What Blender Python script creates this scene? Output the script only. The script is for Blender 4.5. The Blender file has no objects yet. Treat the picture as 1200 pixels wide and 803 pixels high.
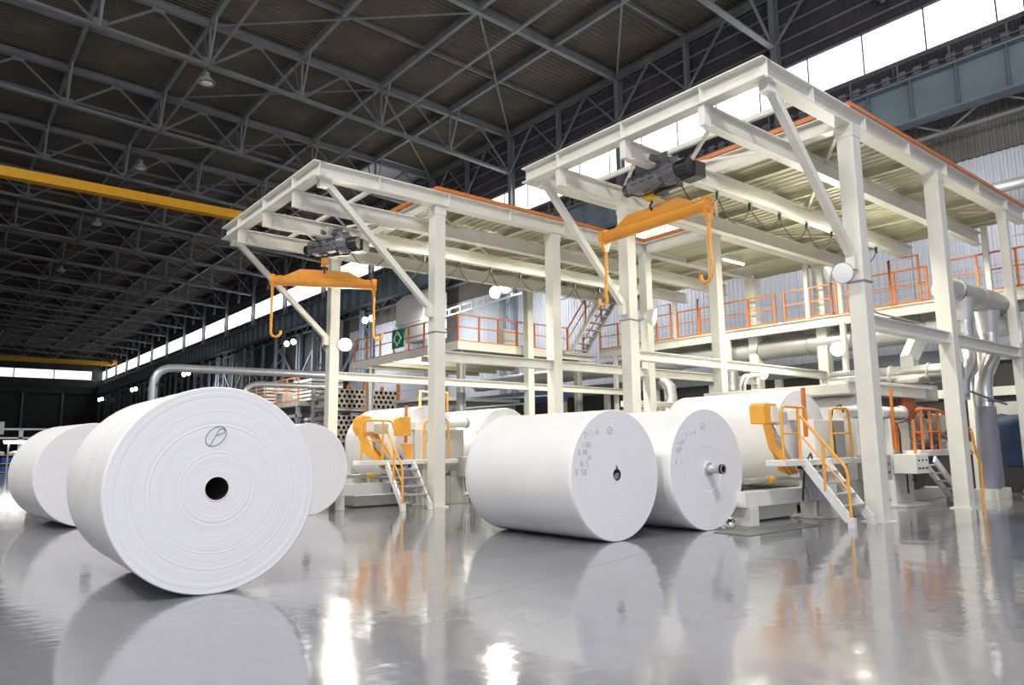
import bpy, math, random
from mathutils import Vector, Matrix

# ------------------------------------------------------------------ camera, world, exposure
SC = bpy.context.scene
COL = SC.collection
FPX, PITCH, ROLL, YAW = 847.946, 0.142688, -0.0116744, 0.889109

def make_camera():
    cp, sp = math.cos(PITCH), math.sin(PITCH)
    F = Vector((math.cos(YAW) * cp, math.sin(YAW) * cp, sp))
    r0 = Vector((math.sin(YAW), -math.cos(YAW), 0))
    u0 = r0.cross(F)
    r = math.cos(ROLL) * r0 + math.sin(ROLL) * u0
    u = -math.sin(ROLL) * r0 + math.cos(ROLL) * u0
    cam = bpy.data.cameras.new('camera')
    cam.sensor_fit = 'HORIZONTAL'
    cam.sensor_width = 36.0
    cam.lens = FPX / 1200 * 36
    cam.clip_end = 500
    o = bpy.data.objects.new('camera', cam)
    COL.objects.link(o)
    m = Matrix(((r.x, u.x, -F.x, 0), (r.y, u.y, -F.y, 0), (r.z, u.z, -F.z, 1.5), (0, 0, 0, 1)))
    o.matrix_world = m
    SC.camera = o
make_camera()

w = bpy.data.worlds.new('world')
SC.world = w
w.use_nodes = True
wb = w.node_tree.nodes['Background']
wb.inputs[0].default_value = (0.86, 0.90, 1.0, 1)
wb.inputs[1].default_value = 0.5
vs = SC.view_settings
vs.view_transform = 'Standard'
vs.look = 'None'
vs.gamma = 1.0
vs.use_curve_mapping = False
vs.exposure = 0.1

def area_light(name, loc, target, size, sizey, power, col):
    l = bpy.data.lights.new(name, 'AREA')
    l.shape = 'RECTANGLE'
    l.size, l.size_y, l.energy, l.color = size, sizey, power, col
    o = bpy.data.objects.new(name, l)
    o.location = loc
    d = Vector(target) - Vector(loc)
    o.rotation_euler = d.to_track_quat('-Z', 'Y').to_euler()
    COL.objects.link(o)
    return o
# daylight through the big doorway of the bay, behind the photographer
area_light('doorway_daylight', (-2, -14, 5.5), (7, 12, 0.8), 16, 9, 1200, (0.87, 0.86, 1.0))
# added fill over the near floor, outside the picture, lights the rolls' left sides
for i, (x, y) in enumerate([(-9, 6), (-9, 22), (2, -4)]):
    area_light('overhead_fill_light', (x, y, 19), (x + 5, y + 4, 0), 3, 3, 2500, (1.0, 0.98, 0.93))
# added fill above the walkway, hidden behind the decks, brightens the pale wall
for y, e in ((2, 110), (9, 110), (16, 110), (24, 200), (33, 330), (42, 330), (54, 420), (70, 420), (95, 500)):
    area_light('aisle_fill_light', (26.2, y, 10.2), (30, y + .5, 7.5), .5, 3, e, (0.96, 0.97, 1.0))

# ------------------------------------------------------------------ materials
MATS = {}
def nt(name, rough=0.5, metal=0.0, spec=0.5):
    m = bpy.data.materials.new(name)
    m.use_nodes = True
    b = m.node_tree.nodes['Principled BSDF']
    b.inputs['Roughness'].default_value = rough
    b.inputs['Metallic'].default_value = metal
    b.inputs['Specular IOR Level'].default_value = spec
    MATS[name] = m
    return m, m.node_tree, b
def noise(t, scale, detail=4, rough=0.55, vec=None, stretch=None):
    n = t.nodes.new('ShaderNodeTexNoise')
    n.inputs['Scale'].default_value = scale
    n.inputs['Detail'].default_value = detail
    n.inputs['Roughness'].default_value = rough
    tc = t.nodes.new('ShaderNodeTexCoord')
    src = tc.outputs['Object']
    if stretch:
        mp = t.nodes.new('ShaderNodeMapping')
        mp.inputs['Scale'].default_value = stretch
        t.links.new(src, mp.inputs['Vector'])
        src = mp.outputs['Vector']
    t.links.new(src, n.inputs['Vector'])
    return n
def ramp(t, fac, stops):
    r = t.nodes.new('ShaderNodeValToRGB')
    e = r.color_ramp.elements
    while len(e) < len(stops):
        e.new(0.5)
    for i, (p, c) in enumerate(stops):
        e[i].position = p
        e[i].color = (*c, 1)
    t.links.new(fac, r.inputs['Fac'])
    return r
def paint(name, col, rough=0.45, var=0.10, scale=3.0, metal=0.0, bump=0.0, spec=0.5, stretch=None):
    m, t, b = nt(name, rough, metal, spec)
    n = noise(t, scale, 5, 0.6, stretch=stretch)
    lo = tuple(c * (1 - var) for c in col)
    hi = tuple(min(1, c * (1 + var * 0.6)) for c in col)
    r = ramp(t, n.outputs['Fac'], [(0.3, lo), (0.7, hi)])
    t.links.new(r.outputs['Color'], b.inputs['Base Color'])
    if bump:
        bp = t.nodes.new('ShaderNodeBump')
        bp.inputs['Strength'].default_value = bump
        bp.inputs['Distance'].default_value = 0.02
        t.links.new(n.outputs['Fac'], bp.inputs['Height'])
        t.links.new(bp.outputs['Normal'], b.inputs['Normal'])
    return m
def glow(name, col, strength):
    m, t, b = nt(name, 0.4)
    b.inputs['Base Color'].default_value = (*col, 1)
    b.inputs['Emission Color'].default_value = (*col, 1)
    b.inputs['Emission Strength'].default_value = strength
    return m

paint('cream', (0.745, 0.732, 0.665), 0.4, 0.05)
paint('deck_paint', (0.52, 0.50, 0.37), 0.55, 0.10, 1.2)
paint('white_paint', (0.78, 0.78, 0.75), 0.4, 0.05)
paint('orange', (0.80, 0.24, 0.03), 0.35, 0.10)
paint('rail_orange', (0.66, 0.20, 0.035), 0.4, 0.10)
paint('amber', (0.86, 0.40, 0.05), 0.4, 0.10)
paint('yellow', (0.80, 0.45, 0.03), 0.4, 0.12)
paint('crane_yellow', (0.85, 0.42, 0.01), 0.5, 0.12)
paint('hoist_grey', (0.17, 0.17, 0.19), 0.4, 0.15)
paint('dark_metal', (0.04, 0.04, 0.045), 0.45, 0.2)
paint('rubber', (0.02, 0.02, 0.02), 0.6, 0.1)
paint('mid_grey', (0.42, 0.42, 0.41), 0.45, 0.08)
paint('machine_grey', (0.55, 0.55, 0.51), 0.45, 0.08)
paint('lilac_grey', (0.46, 0.46, 0.54), 0.5, 0.06)
paint('duct_metal', (0.62, 0.62, 0.63), 0.28, 0.12, 2.0, metal=0.9)
paint('duct_grey', (0.50, 0.50, 0.50), 0.40, 0.10, 2.0, metal=0.4)
paint('duct_lag', (0.22, 0.22, 0.27), 0.6, 0.08)
paint('pipe_galv', (0.52, 0.54, 0.57), 0.35, 0.1, 2.0, metal=0.5)
paint('steel_dark', (0.075, 0.085, 0.095), 0.55, 0.2, 1.5)
paint('steel_roof', (0.24, 0.25, 0.262), 0.5, 0.2, 1.0)
paint('steel_blue', (0.25, 0.29, 0.34), 0.5, 0.15, 1.0)
paint('girder_blue', (0.24, 0.315, 0.36), 0.55, 0.14, 0.8)
paint('clad_dark', (0.075, 0.07, 0.085), 0.65, 0.25, 0.7)
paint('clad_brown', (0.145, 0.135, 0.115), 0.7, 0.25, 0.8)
paint('clad_far', (0.055, 0.06, 0.06), 0.7, 0.25, 0.5)
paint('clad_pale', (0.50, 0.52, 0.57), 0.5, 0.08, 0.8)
paint('roof_sheet', (0.145, 0.118, 0.088), 0.75, 0.35, 0.35)
paint('skylight', (0.55, 0.60, 0.62), 0.3, 0.05)
paint('cardboard', (0.42, 0.30, 0.17), 0.8, 0.1)
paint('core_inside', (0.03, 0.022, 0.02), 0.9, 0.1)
paint('tube_core', (0.52, 0.48, 0.42), 0.8, 0.15)
paint('rust', (0.45, 0.12, 0.03), 0.7, 0.2)
paint('wood', (0.62, 0.38, 0.13), 0.7, 0.2, 4.0, stretch=(1, 1, 8))
paint('tarp_blue', (0.01, 0.03, 0.08), 0.5, 0.3, 1.5, bump=0.4)
paint('bin_blue', (0.03, 0.14, 0.50), 0.5, 0.1)
paint('sack_white', (0.7, 0.7, 0.68), 0.7, 0.1)
paint('green_sign', (0.0, 0.20, 0.08), 0.5, 0.05)
paint('sign_white', (0.85, 0.87, 0.85), 0.5, 0.02)
paint('mat_green', (0.155, 0.185, 0.15), 0.55, 0.15, 5)
paint('ink', (0.19, 0.21, 0.19), 0.7, 0.1)
paint('ink_faint', (0.42, 0.43, 0.44), 0.7, 0.1)
paint('paint_blue', (0.05, 0.09, 0.25), 0.5, 0.1)
paint('brown_core', (0.20, 0.11, 0.05), 0.8, 0.2)
glow('window_day', (0.97, 0.98, 1.0), 3.0)
glow('window_far', (1.0, 0.93, 0.90), 1.25)
glow('window_pale', (0.98, 0.98, 1.0), 1.5)
glow('lamp_glow', (1.0, 0.98, 0.88), 12.0)
glow('tube_glow', (1.0, 0.98, 0.92), 14.0)

def paper():
    m, t, b = nt('paper', 0.6, 0, 0.3)
    n = noise(t, 1.3, 4, 0.5)
    r = ramp(t, n.outputs['Fac'], [(0.3, (0.79, 0.79, 0.78)), (0.7, (0.86, 0.86, 0.85))])
    t.links.new(r.outputs['Color'], b.inputs['Base Color'])
paper()
def paper_face():
    # wound edge of the sheets: fine concentric fibre relief about the roll's own axis (object Y)
    m, t, b = nt('paper_edge', 0.75, 0, 0.2)
    tc = t.nodes.new('ShaderNodeTexCoord')
    sx = t.nodes.new('ShaderNodeSeparateXYZ')
    t.links.new(tc.outputs['Object'], sx.inputs[0])
    cx = t.nodes.new('ShaderNodeCombineXYZ')
    t.links.new(sx.outputs['X'], cx.inputs['X'])
    t.links.new(sx.outputs['Z'], cx.inputs['Y'])
    ln = t.nodes.new('ShaderNodeVectorMath'); ln.operation = 'LENGTH'
    t.links.new(cx.outputs[0], ln.inputs[0])
    n1 = t.nodes.new('ShaderNodeTexNoise'); n1.noise_dimensions = '1D'
    n1.inputs['Scale'].default_value = 40; n1.inputs['Detail'].default_value = 3
    t.links.new(ln.outputs['Value'], n1.inputs['W'])
    r = ramp(t, n1.outputs['Fac'], [(0.30, (0.765, 0.76, 0.785)), (0.5, (0.80, 0.795, 0.82)), (0.75, (0.815, 0.81, 0.835))])
    t.links.new(r.outputs['Color'], b.inputs['Base Color'])
    bp = t.nodes.new('ShaderNodeBump')
    bp.inputs['Strength'].default_value = 0.12
    bp.inputs['Distance'].default_value = 0.004
    t.links.new(n1.outputs['Fac'], bp.inputs['Height'])
    t.links.new(bp.outputs['Normal'], b.inputs['Normal'])
paper_face()
def floor_mat():
    m, t, b = nt('floor_epoxy', 0.16, 0, 0.5)
    n1 = noise(t, 0.22, 5, 0.6)
    r = ramp(t, n1.outputs['Fac'], [(0.3, (0.215, 0.218, 0.243)), (0.7, (0.262, 0.265, 0.295))])
    n3 = noise(t, 2.2, 6, 0.65, stretch=(1, 0.35, 1))
    mx = t.nodes.new('ShaderNodeMix'); mx.data_type = 'RGBA'; mx.blend_type = 'MULTIPLY'
    mx.inputs['Factor'].default_value = 0.35
    r2 = ramp(t, n3.outputs['Fac'], [(0.35, (0.80, 0.80, 0.79)), (0.6, (1, 1, 1))])
    t.links.new(r.outputs['Color'], mx.inputs['A'])
    t.links.new(r2.outputs['Color'], mx.inputs['B'])
    t.links.new(mx.outputs['Result'], b.inputs['Base Color'])
    rr = ramp(t, n3.outputs['Fac'], [(0.3, (0.16, 0.16, 0.16)), (0.7, (0.07, 0.07, 0.07))])
    t.links.new(rr.outputs['Color'], b.inputs['Roughness'])
    # trowelled surface: long slow waves plus fine orange peel
    n2 = noise(t, 1.6, 3, 0.5, stretch=(1, 0.5, 1))
    n4 = noise(t, 5, 5, 0.6, stretch=(0.45, 1.0, 1))
    ad = t.nodes.new('ShaderNodeMath'); ad.operation = 'MULTIPLY_ADD'
    ad.inputs[1].default_value = 0.34
    t.links.new(n4.outputs['Fac'], ad.inputs[0])
    t.links.new(n2.outputs['Fac'], ad.inputs[2])
    bp = t.nodes.new('ShaderNodeBump')
    bp.inputs['Strength'].default_value = 0.6
    bp.inputs['Distance'].default_value = 0.012
    t.links.new(ad.outputs[0], bp.inputs['Height'])
    t.links.new(bp.outputs['Normal'], b.inputs['Normal'])
    b.inputs['Coat Weight'].default_value = 0.5
    b.inputs['Coat Roughness'].default_value = 0.03
    t.links.new(bp.outputs['Normal'], b.inputs['Coat Normal'])
floor_mat()

# ------------------------------------------------------------------ mesh helpers
def V(*a):
    return Vector(a)
class MB:
    def __init__(s):
        s.v, s.f, s.sm = [], [], []
    def add(s, vs, fs, smooth=False):
        o = len(s.v)
        s.v += [tuple(p) for p in vs]
        s.f += [tuple(i + o for i in f) for f in fs]
        s.sm += [smooth] * len(fs)
        return s
    def box(s, x0, y0, z0, x1, y1, z1):
        vs = [(x, y, z) for z in (z0, z1) for y in (y0, y1) for x in (x0, x1)]
        return s.add(vs, [(0, 2, 3, 1), (4, 5, 7, 6), (0, 1, 5, 4), (2, 6, 7, 3), (0, 4, 6, 2), (1, 3, 7, 5)])
    def frame(s, p0, p1, up):
        p0, p1 = Vector(p0), Vector(p1)
        d = (p1 - p0).normalized()
        up = Vector(up)
        if abs(d.dot(up)) > 0.98:
            up = V(1, 0, 0) if abs(d.x) < 0.9 else V(0, 1, 0)
        side = d.cross(up).normalized()
        u = side.cross(d).normalized()
        return p0, p1, d, side, u
    def bar(s, p0, p1, w, h, up=(0, 0, 1)):
        p0, p1, d, a, u = s.frame(p0, p1, up)
        vs = []
        for p in (p0, p1):
            for i, j in ((-1, -1), (1, -1), (1, 1), (-1, 1)):
                vs.append(p + a * (i * w / 2) + u * (j * h / 2))
        return s.add(vs, [(3, 2, 1, 0), (4, 5, 6, 7), (0, 1, 5, 4), (1, 2, 6, 5), (2, 3, 7, 6), (3, 0, 4, 7)])
    def section(s, p0, p1, poly, up=(0, 0, 1)):
        p0, p1, d, a, u = s.frame(p0, p1, up)
        n = len(poly)
        vs = [p + a * x + u * y for p in (p0, p1) for x, y in poly]
        fs = [tuple(range(n - 1, -1, -1)), tuple(range(n, 2 * n))]
        fs += [(i, (i + 1) % n, n + (i + 1) % n, n + i) for i in range(n)]
        return s.add(vs, fs)
    def ibeam(s, p0, p1, w, h, tf=0.02, tw=0.014, up=(0, 0, 1)):
        W, H, T = w / 2, h / 2, tw / 2
        poly = [(-W, -H), (W, -H), (W, -H + tf), (T, -H + tf), (T, H - tf), (W, H - tf), (W, H), (-W, H), (-W, H - tf), (-T, H - tf), (-T, -H + tf), (-W, -H + tf)]
        return s.section(p0, p1, poly, up)
    def angle(s, p0, p1, w, t=0.012, up=(0, 0, 1)):
        return s.section(p0, p1, [(-w/2, -w/2), (w/2, -w/2), (w/2, -w/2 + t), (-w/2 + t, -w/2 + t), (-w/2 + t, w/2), (-w/2, w/2)], up)
    def tube(s, pts, r, n=8, caps=True, closed=False):
        pts = [Vector(p) for p in pts]
        m = len(pts)
        o = len(s.v)
        prev = None
        rings = []
        for i, p in enumerate(pts):
            if closed:
                d = (pts[(i + 1) % m] - pts[i - 1]).normalized()
            elif i == 0:
                d = (pts[1] - p).normalized()
            elif i == m - 1:
                d = (p - pts[i - 1]).normalized()
            else:
                d = ((pts[i + 1] - p).normalized() + (p - pts[i - 1]).normalized()).normalized()
            if prev is None:
                a = d.cross(V(0, 0, 1) if abs(d.z) < 0.9 else V(1, 0, 0)).normalized()
            else:
                a = (prev - d * prev.dot(d)).normalized()
            prev = a
            b = d.cross(a)
            rr = r[i] if isinstance(r, (list, tuple)) else r
            rings.append([p + a * (rr * math.cos(2 * math.pi * k / n)) + b * (rr * math.sin(2 * math.pi * k / n)) for k in range(n)])
        vs = [q for ring in rings for q in ring]
        fs = []
        for i in range(m if closed else m - 1):
            j = (i + 1) % m
            for k in range(n):
                l = (k + 1) % n
                fs.append((i * n + k, i * n + l, j * n + l, j * n + k))
        s.add(vs, fs, True)
        if caps and not closed:
            s.add(rings[0], [tuple(range(n - 1, -1, -1))])
            s.add(rings[-1], [tuple(range(n))])
        return s
    def cyl(s, p0, p1, r0, r1=None, n=16, caps=True):
        return s.tube([p0, p1], [r0, r0 if r1 is None else r1], n, caps)
    def lathe(s, o, d, prof, n=48, smooth=True):
        o, d = Vector(o), Vector(d).normalized()
        a = d.cross(V(0, 0, 1) if abs(d.z) < 0.9 else V(1, 0, 0)).normalized()
        b = d.cross(a)
        vs, fs = [], []
        for t, r in prof:
            for k in range(n):
                an = 2 * math.pi * k / n
                vs.append(o + d * t + a * (r * math.cos(an)) + b * (r * math.sin(an)))
        for i in range(len(prof) - 1):
            for k in range(n):
                l = (k + 1) % n
                fs.append((i * n + k, i * n + l, (i + 1) * n + l, (i + 1) * n + k))
        return s.add(vs, fs, smooth)
    def prism(s, poly, ax0, ax1, org, ext):
        ax0, ax1, org, ext = map(Vector, (ax0, ax1, org, ext))
        n = len(poly)
        vs = [org + ax0 * x + ax1 * y for x, y in poly] + [org + ax0 * x + ax1 * y + ext for x, y in poly]
        fs = [tuple(range(n - 1, -1, -1)), tuple(range(n, 2 * n))] + [(i, (i + 1) % n, n + (i + 1) % n, n + i) for i in range(n)]
        return s.add(vs, fs)
    def ball(s, c, r, n=10):
        m = n // 2 + 1
        return s.lathe(Vector(c) - V(0, 0, r), (0, 0, 1), [(r - r * math.cos(math.pi * i / m), max(1e-4, r * math.sin(math.pi * i / m))) for i in range(m + 1)], n)
    def mesh(s, name, mat, org=(0, 0, 0)):
        me = bpy.data.meshes.new(name)
        ox, oy, oz = org
        me.from_pydata([(x - ox, y - oy, z - oz) for x, y, z in s.v], [], s.f)
        me.polygons.foreach_set('use_smooth', s.sm)
        me.materials.append(MATS[mat])
        me.update()
        return me
    def build(s, name, mat, parent=None, bevel=0.0, flip=False):
        org = parent.get('_o', (0, 0, 0)) if parent else (0, 0, 0)
        o = bpy.data.objects.new(name, s.mesh(name, mat, org))
        COL.objects.link(o)
        if parent:
            o.parent = parent
            o['_o'] = list(org)
        if bevel:
            b = o.modifiers.new('bevel', 'BEVEL')
            b.width, b.segments, b.limit_method = bevel, 2, 'ANGLE'
        return o

def tag(o, label, cat, group=None):
    o['label'], o['category'] = label, cat
    if group:
        o['group'] = group
    return o
def thing(name, loc, label, cat, group=None):
    o = bpy.data.objects.new(name, None)
    o.empty_display_size = 0.2
    o.location = loc
    o['_o'] = list(loc)
    COL.objects.link(o)
    return tag(o, label, cat, group)
def struct(o):
    o['kind'] = 'structure'
    return o
def place(name, me, parent, loc, rot=(0, 0, 0), label=None):
    # one more piece that shares a mesh; loc is in world space, parents are never rotated
    o = bpy.data.objects.new(name, me)
    org = parent.get('_o', (0, 0, 0)) if parent else (0, 0, 0)
    o.location = Vector(loc) - Vector(org)
    o.rotation_euler = rot
    o.parent = parent
    o['_o'] = list(loc)
    COL.objects.link(o)
    return o

# ------------------------------------------------------------------ structure: floor
XW = 30.0                                  # inner face of the bay's long right wall
YF = 183.0                                 # far end wall
fl = MB().box(-42, -14, -0.30, 31.5, 185, -0.012).build('floor', 'mid_grey')
struct(fl)
MB().box(-42, -14, -0.011, 31.5, 185, 0).build('floor_coating', 'floor_epoxy', fl)
for (a, b) in (((3.6, 5.89), (15.0, 8.70)), ((3.7, 8.22), (7.5, 7.95))):
    MB().bar((*a, -.003), (*b, -.003), .010, .007).build('floor_joint', 'hoist_grey', fl)

# ------------------------------------------------------------------ structure: roof
def ztop(x):
    return 22.95 + (30 - x) * 0.034
def zbot(x):
    return 20.1 + (30 - x) * 0.055
X0 = -40
roof = MB()
roof.add([(X0, -14, ztop(X0) + .55), (31.5, -14, ztop(31.5) + .55), (31.5, 185, ztop(31.5) + .55), (X0, 185, ztop(X0) + .55),
          (X0, -14, ztop(X0) + .65), (31.5, -14, ztop(31.5) + .65), (31.5, 185, ztop(31.5) + .65), (X0, 185, ztop(X0) + .65)],
         [(3, 2, 1, 0), (4, 5, 6, 7), (0, 1, 5, 4), (1, 2, 6, 5), (2, 3, 7, 6), (3, 0, 4, 7)])
ceil = roof.build('ceiling', 'roof_sheet')
struct(ceil)
def corrugated(L, Wd, pitch, depth):
    # ribs run along x (length L); profile along y
    b = MB()
    n = int(Wd / pitch)
    prof = []
    for k in range(n):
        y = k * pitch
        prof += [(y, 0), (y + pitch * .35, 0), (y + pitch * .5, depth), (y + pitch * .85, depth)]
    prof.append((Wd, 0))
    vs = [(0, y, z) for y, z in prof] + [(L, y, z) for y, z in prof]
    m = len(prof)
    return b.add(vs, [(i, i + 1, m + i + 1, m + i) for i in range(m - 1)])
slope = math.atan(0.034)
panel = corrugated(4.98, 4.98, 0.332, 0.07).mesh('roof_panel', 'roof_sheet')
panel_far = corrugated(4.98, 9.98, 0.998, 0.10).mesh('roof_panel', 'roof_sheet')
sky = {(25, 47)}
def roof_at(me, x, y, nm='roof_panel'):
    return place(nm, me, ceil, (x, y, ztop(x) + .30), (0, slope, 0))
for ix in range(0, 6):
    for iy in range(0, 17):
        x, y = ix * 5, 12 + iy * 5
        if (x, y) in sky:
            continue
        roof_at(panel, x, y)
MBS = MB()
MBS.box(0, 0, 0, 4.9, 4.9, .03)
roof_at(MBS.mesh('skylight_panel', 'skylight'), 25, 47, 'skylight_panel')
for ix in range(0, 6):
    for iy in range(9):
        roof_at(panel_far, ix * 5, 97 + iy * 10)
rest = MB()
for x, y0, y1 in [(X0, -14, 183)] + [(x, -14, 12) for x in (0,)]:
    x1 = 0 if x == X0 else 30
    rest.add([(x, y0, ztop(x) + .3), (x1, y0, ztop(x1) + .3), (x1, y1, ztop(x1) + .3), (x, y1, ztop(x) + .3)], [(0, 1, 2, 3)])
rest.build('roof_sheet', 'roof_sheet', ceil)

# purlins along the bay, rafters across it
for x in range(-5, 31, 5):
    b = MB().ibeam((x, -14, ztop(x) + .02), (x, YF, ztop(x) + .02), .22, .40, .03, .02)
    b.build('purlin', 'steel_roof', ceil)
for k, y in enumerate(range(22, 183, 10)):
    MB().ibeam((-40, y, ztop(-40) + .14), (XW, y, ztop(XW) + .14), .12, .2).build('sub_rafter', 'steel_roof', ceil)
TY = [16.95 + 10 * k for k in range(17)]
diag_me = {}
for k, y in enumerate(TY):
    full = k != 1
    t = MB()
    t.ibeam((-40, y, ztop(-40) - .12), (XW, y, ztop(XW) - .12), .30, .42, .03, .02)
    if full:
        t.section((-40, y, zbot(-40)), (XW, y, zbot(XW)), [(-.15, -.10), (.15, -.10), (.15, -.06), (.03, -.06), (.03, .12), (-.03, .12), (-.03, -.06), (-.15, -.06)])
    tr = t.build('roof_truss', 'steel_roof', ceil)
    if not full:
        continue
    for ix in range(-2, 6):
        xb, xm, xn = ix * 5, ix * 5 + 2.5, ix * 5 + 5
        g = MB().box(xm - .3, y - .03, ztop(xm) - .55, xm + .3, y + .03, ztop(xm) - .25)
        g.box(xb - .28, y - .03, zbot(xb) - .05, xb + .28, y + .03, zbot(xb) + .4)
        g.build('gusset', 'steel_roof', tr)
        if k < 9:
            MB().angle((xb, y, zbot(xb)), (xm, y, ztop(xm) - .3), .14, .03).build('diagonal', 'steel_roof', tr)
            MB().angle((xm, y, ztop(xm) - .3), (xn, y, zbot(xn)), .14, .03).build('diagonal', 'steel_roof', tr)
            MB().angle((xb, y, zbot(xb)), (xb, y, ztop(xb)), .11, .03).build('truss_post', 'steel_roof', tr)
        else:
            d = MB().bar((xb, y, zbot(xb)), (xm, y, ztop(xm) - .3), .12, .12).bar((xm, y, ztop(xm) - .3), (xn, y, zbot(xn)), .12, .12)
            d.bar((xb, y, zbot(xb)), (xb, y, ztop(xb)), .1, .1).build('diagonal', 'steel_roof', tr)
# knee braces of the purlins (the fans of bars that hang below each purlin at the trusses) and wind bracing
for k, y in enumerate(TY[:9]):
    for x in range(0, 26, 5):
        if k == 1:
            continue
        b = MB().angle((x, y, zbot(x)), (x, y - 1.1, ztop(x) - .15), .10, .02).angle((x, y, zbot(x)), (x, y + 1.1, ztop(x) - .15), .10, .02)
        b.build('knee_brace', 'steel_roof', ceil)
for x in (10, 20):
    b = MB()
    b.bar((x, 16.95, zbot(x)), (x, 185, zbot(x)), .10, .12)
    b.build('bottom_tie', 'steel_roof', ceil)
for y in [16.95 + 10 * k for k in range(9)]:
    MB().bar((20, y - 10, ztop(20) - .25), (30, y, ztop(30) - .25), .09, .09).build('wind_brace', 'steel_roof', ceil)
    MB().bar((10, y + 10, ztop(10) - .25), (20, y, ztop(20) - .25), .07, .07).build('wind_brace', 'steel_roof', ceil)

# ------------------------------------------------------------------ structure: right wall
wr = MB().box(XW + .9, -14, -.3, XW + 1.3, 185, 23.6).build('wall_right', 'clad_dark')
struct(wr)
def clad_panel(Wd, H, pitch, depth, mat, name):
    # sheet standing in the plane x = 0, facing -x; ribs vertical
    b = MB()
    n = int(round(Wd / pitch))
    prof = []
    for k in range(n):
        y = k * pitch
        prof += [(y, 0), (y + pitch * .4, 0), (y + pitch * .5, -depth), (y + pitch * .9, -depth)]
    prof.append((Wd, 0))
    m = len(prof)
    vs = [(x, y, 0) for y, x in prof] + [(x, y, H) for y, x in prof]
    return b.add(vs, [(i, i + 1, m + i + 1, m + i) for i in range(m - 1)]).mesh(name, mat)
up = clad_panel(4.98, 3.9, .249, .05, 'clad_dark', 'upper_cladding')
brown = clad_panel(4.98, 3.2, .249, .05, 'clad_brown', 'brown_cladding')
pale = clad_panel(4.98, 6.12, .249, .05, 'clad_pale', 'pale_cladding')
lowd = clad_panel(9.98, 13.9, .499, .08, 'clad_far', 'lower_cladding')
yp = [-3.05 + 5 * i for i in range(13)]
for y in [-3.05 + 5 * i for i in range(37)]:
    place('upper_cladding', up, wr, (XW + .45, y, 19.15))
    place('sill_cladding', MATS and bpy.data.meshes.get('sill_cladding') or clad_panel(4.98, 1.3, .249, .05, 'clad_dark', 'sill_cladding'), wr, (XW + .45, y, 15.9))
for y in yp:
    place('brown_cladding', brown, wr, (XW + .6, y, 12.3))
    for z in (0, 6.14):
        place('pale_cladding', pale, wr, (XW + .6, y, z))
for y in [61.95 + 10 * i for i in range(13)]:
    place('lower_cladding', lowd, wr, (XW + .6, y, 0))
# girts on the upper wall
for z in (19.6, 20.4, 21.2, 22.0, 22.7):
    MB().bar((XW + .36, -8, z), (XW + .36, YF, z), .09, .09).build('girt', 'steel_roof', wr)
# columns, runway girder and its lattice
CY = [6.95 + 10 * k for k in range(18)]
for k, y in enumerate(CY):
    c = MB().ibeam((XW + .1, y, 13.6), (XW + .1, y, ztop(XW) + .1), .30, .42, .03, .02, up=(1, 0, 0))
    col = c.build('wall_column', 'steel_roof', wr)
    MB().ibeam((XW - .05, y + 5, ztop(XW) - .1), (XW - .05, y + 5, 19.9), .2, .3, .03, .02, up=(1, 0, 0)).build('wall_post', 'steel_roof', wr)
    n = MB()
    for ys_ in (y, y + 5):
        n.bar((XW - .1, ys_, 20.0), (XW - .1, ys_ + 2.5, ztop(XW) - .25), .10, .10).bar((XW - .1, ys_ + 2.5, ztop(XW) - .25), (XW - .1, ys_ + 5, 20.0), .10, .10)
    n.build('lattice_brace', 'steel_roof', wr)
MB().ibeam((XW - .1, -8, ztop(XW) - .15), (XW - .1, YF, ztop(XW) - .15), .3, .35, .03, .02).build('eaves_beam', 'steel_roof', wr)
for k, y in enumerate(CY):
    # built-up lower columns: two shafts and their lacing
    if y < 30 or 46 < y < 48:
        continue
    pe = MB()
    for dx in (-.75, .15):
        pe.ibeam((XW + dx, y, 0), (XW + dx, y, 13.5), .32, .34, .03, .02, up=(1, 0, 0))
    zz = 0.4
    s_ = 1
    while zz < 12.8:
        a, c2 = (-.75, .15) if s_ > 0 else (.15, -.75)
        pe.bar((XW + a, y, zz), (XW + c2, y, zz + 1.0), .07, .07)
        zz += 1.0
        s_ = -s_
    pe.build('laced_column', 'steel_blue', wr)
    if y > 50:
        q = MB().ibeam((XW - .3, y, 8.0), (XW - .3, y + 10, 8.0), .2, .3)
        q.bar((XW - .3, y, 12.4), (XW - .3, y + 5, 8.1), .16, .16).bar((XW - .3, y + 5, 8.1), (XW - .3, y + 10, 12.4), .16, .16)
        q.ibeam((XW - .3, y + 5, 0), (XW - .3, y + 5, 13.4), .26, .3, up=(1, 0, 0))
        q.build('column_bracing', 'steel_blue', wr)
gd = MB().box(XW - .42, -8, 14.05, XW - .36, YF, 15.7)
gd.box(XW - .75, -8, 13.98, XW - .05, YF, 14.05).box(XW - .75, -8, 15.7, XW + .4, YF, 15.78)
girder = gd.build('runway_girder', 'girder_blue', wr)
stf = MB().box(-.012, -.02, 0, .0, .02, 1.65).box(-.3, -.012, 0, 0, .012, 1.65).mesh('stiffener', 'steel_blue')
for i in range(112):
    place('stiffener', stf, girder, (XW - .42, -4 + 1.66 * i, 14.05))
MB().tube([(XW - .4, -8, 15.95), (XW - .4, YF, 15.95)], .05, 6).build('crane_rail', 'dark_metal', girder)
st = MB()
st.bar((XW - .1, -8, 13.35), (XW - .1, YF, 13.35), .12, .12)
for i in range(60):
    y = -6 + 3.2 * i
    st.bar((XW - .1, y, 13.35), (XW - .1, y + 1.1, 13.98), .06, .06).bar((XW - .1, y, 13.35), (XW - .1, y - 1.1, 13.98), .06, .06)
st.build('girder_tie', 'steel_roof', wr)
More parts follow.
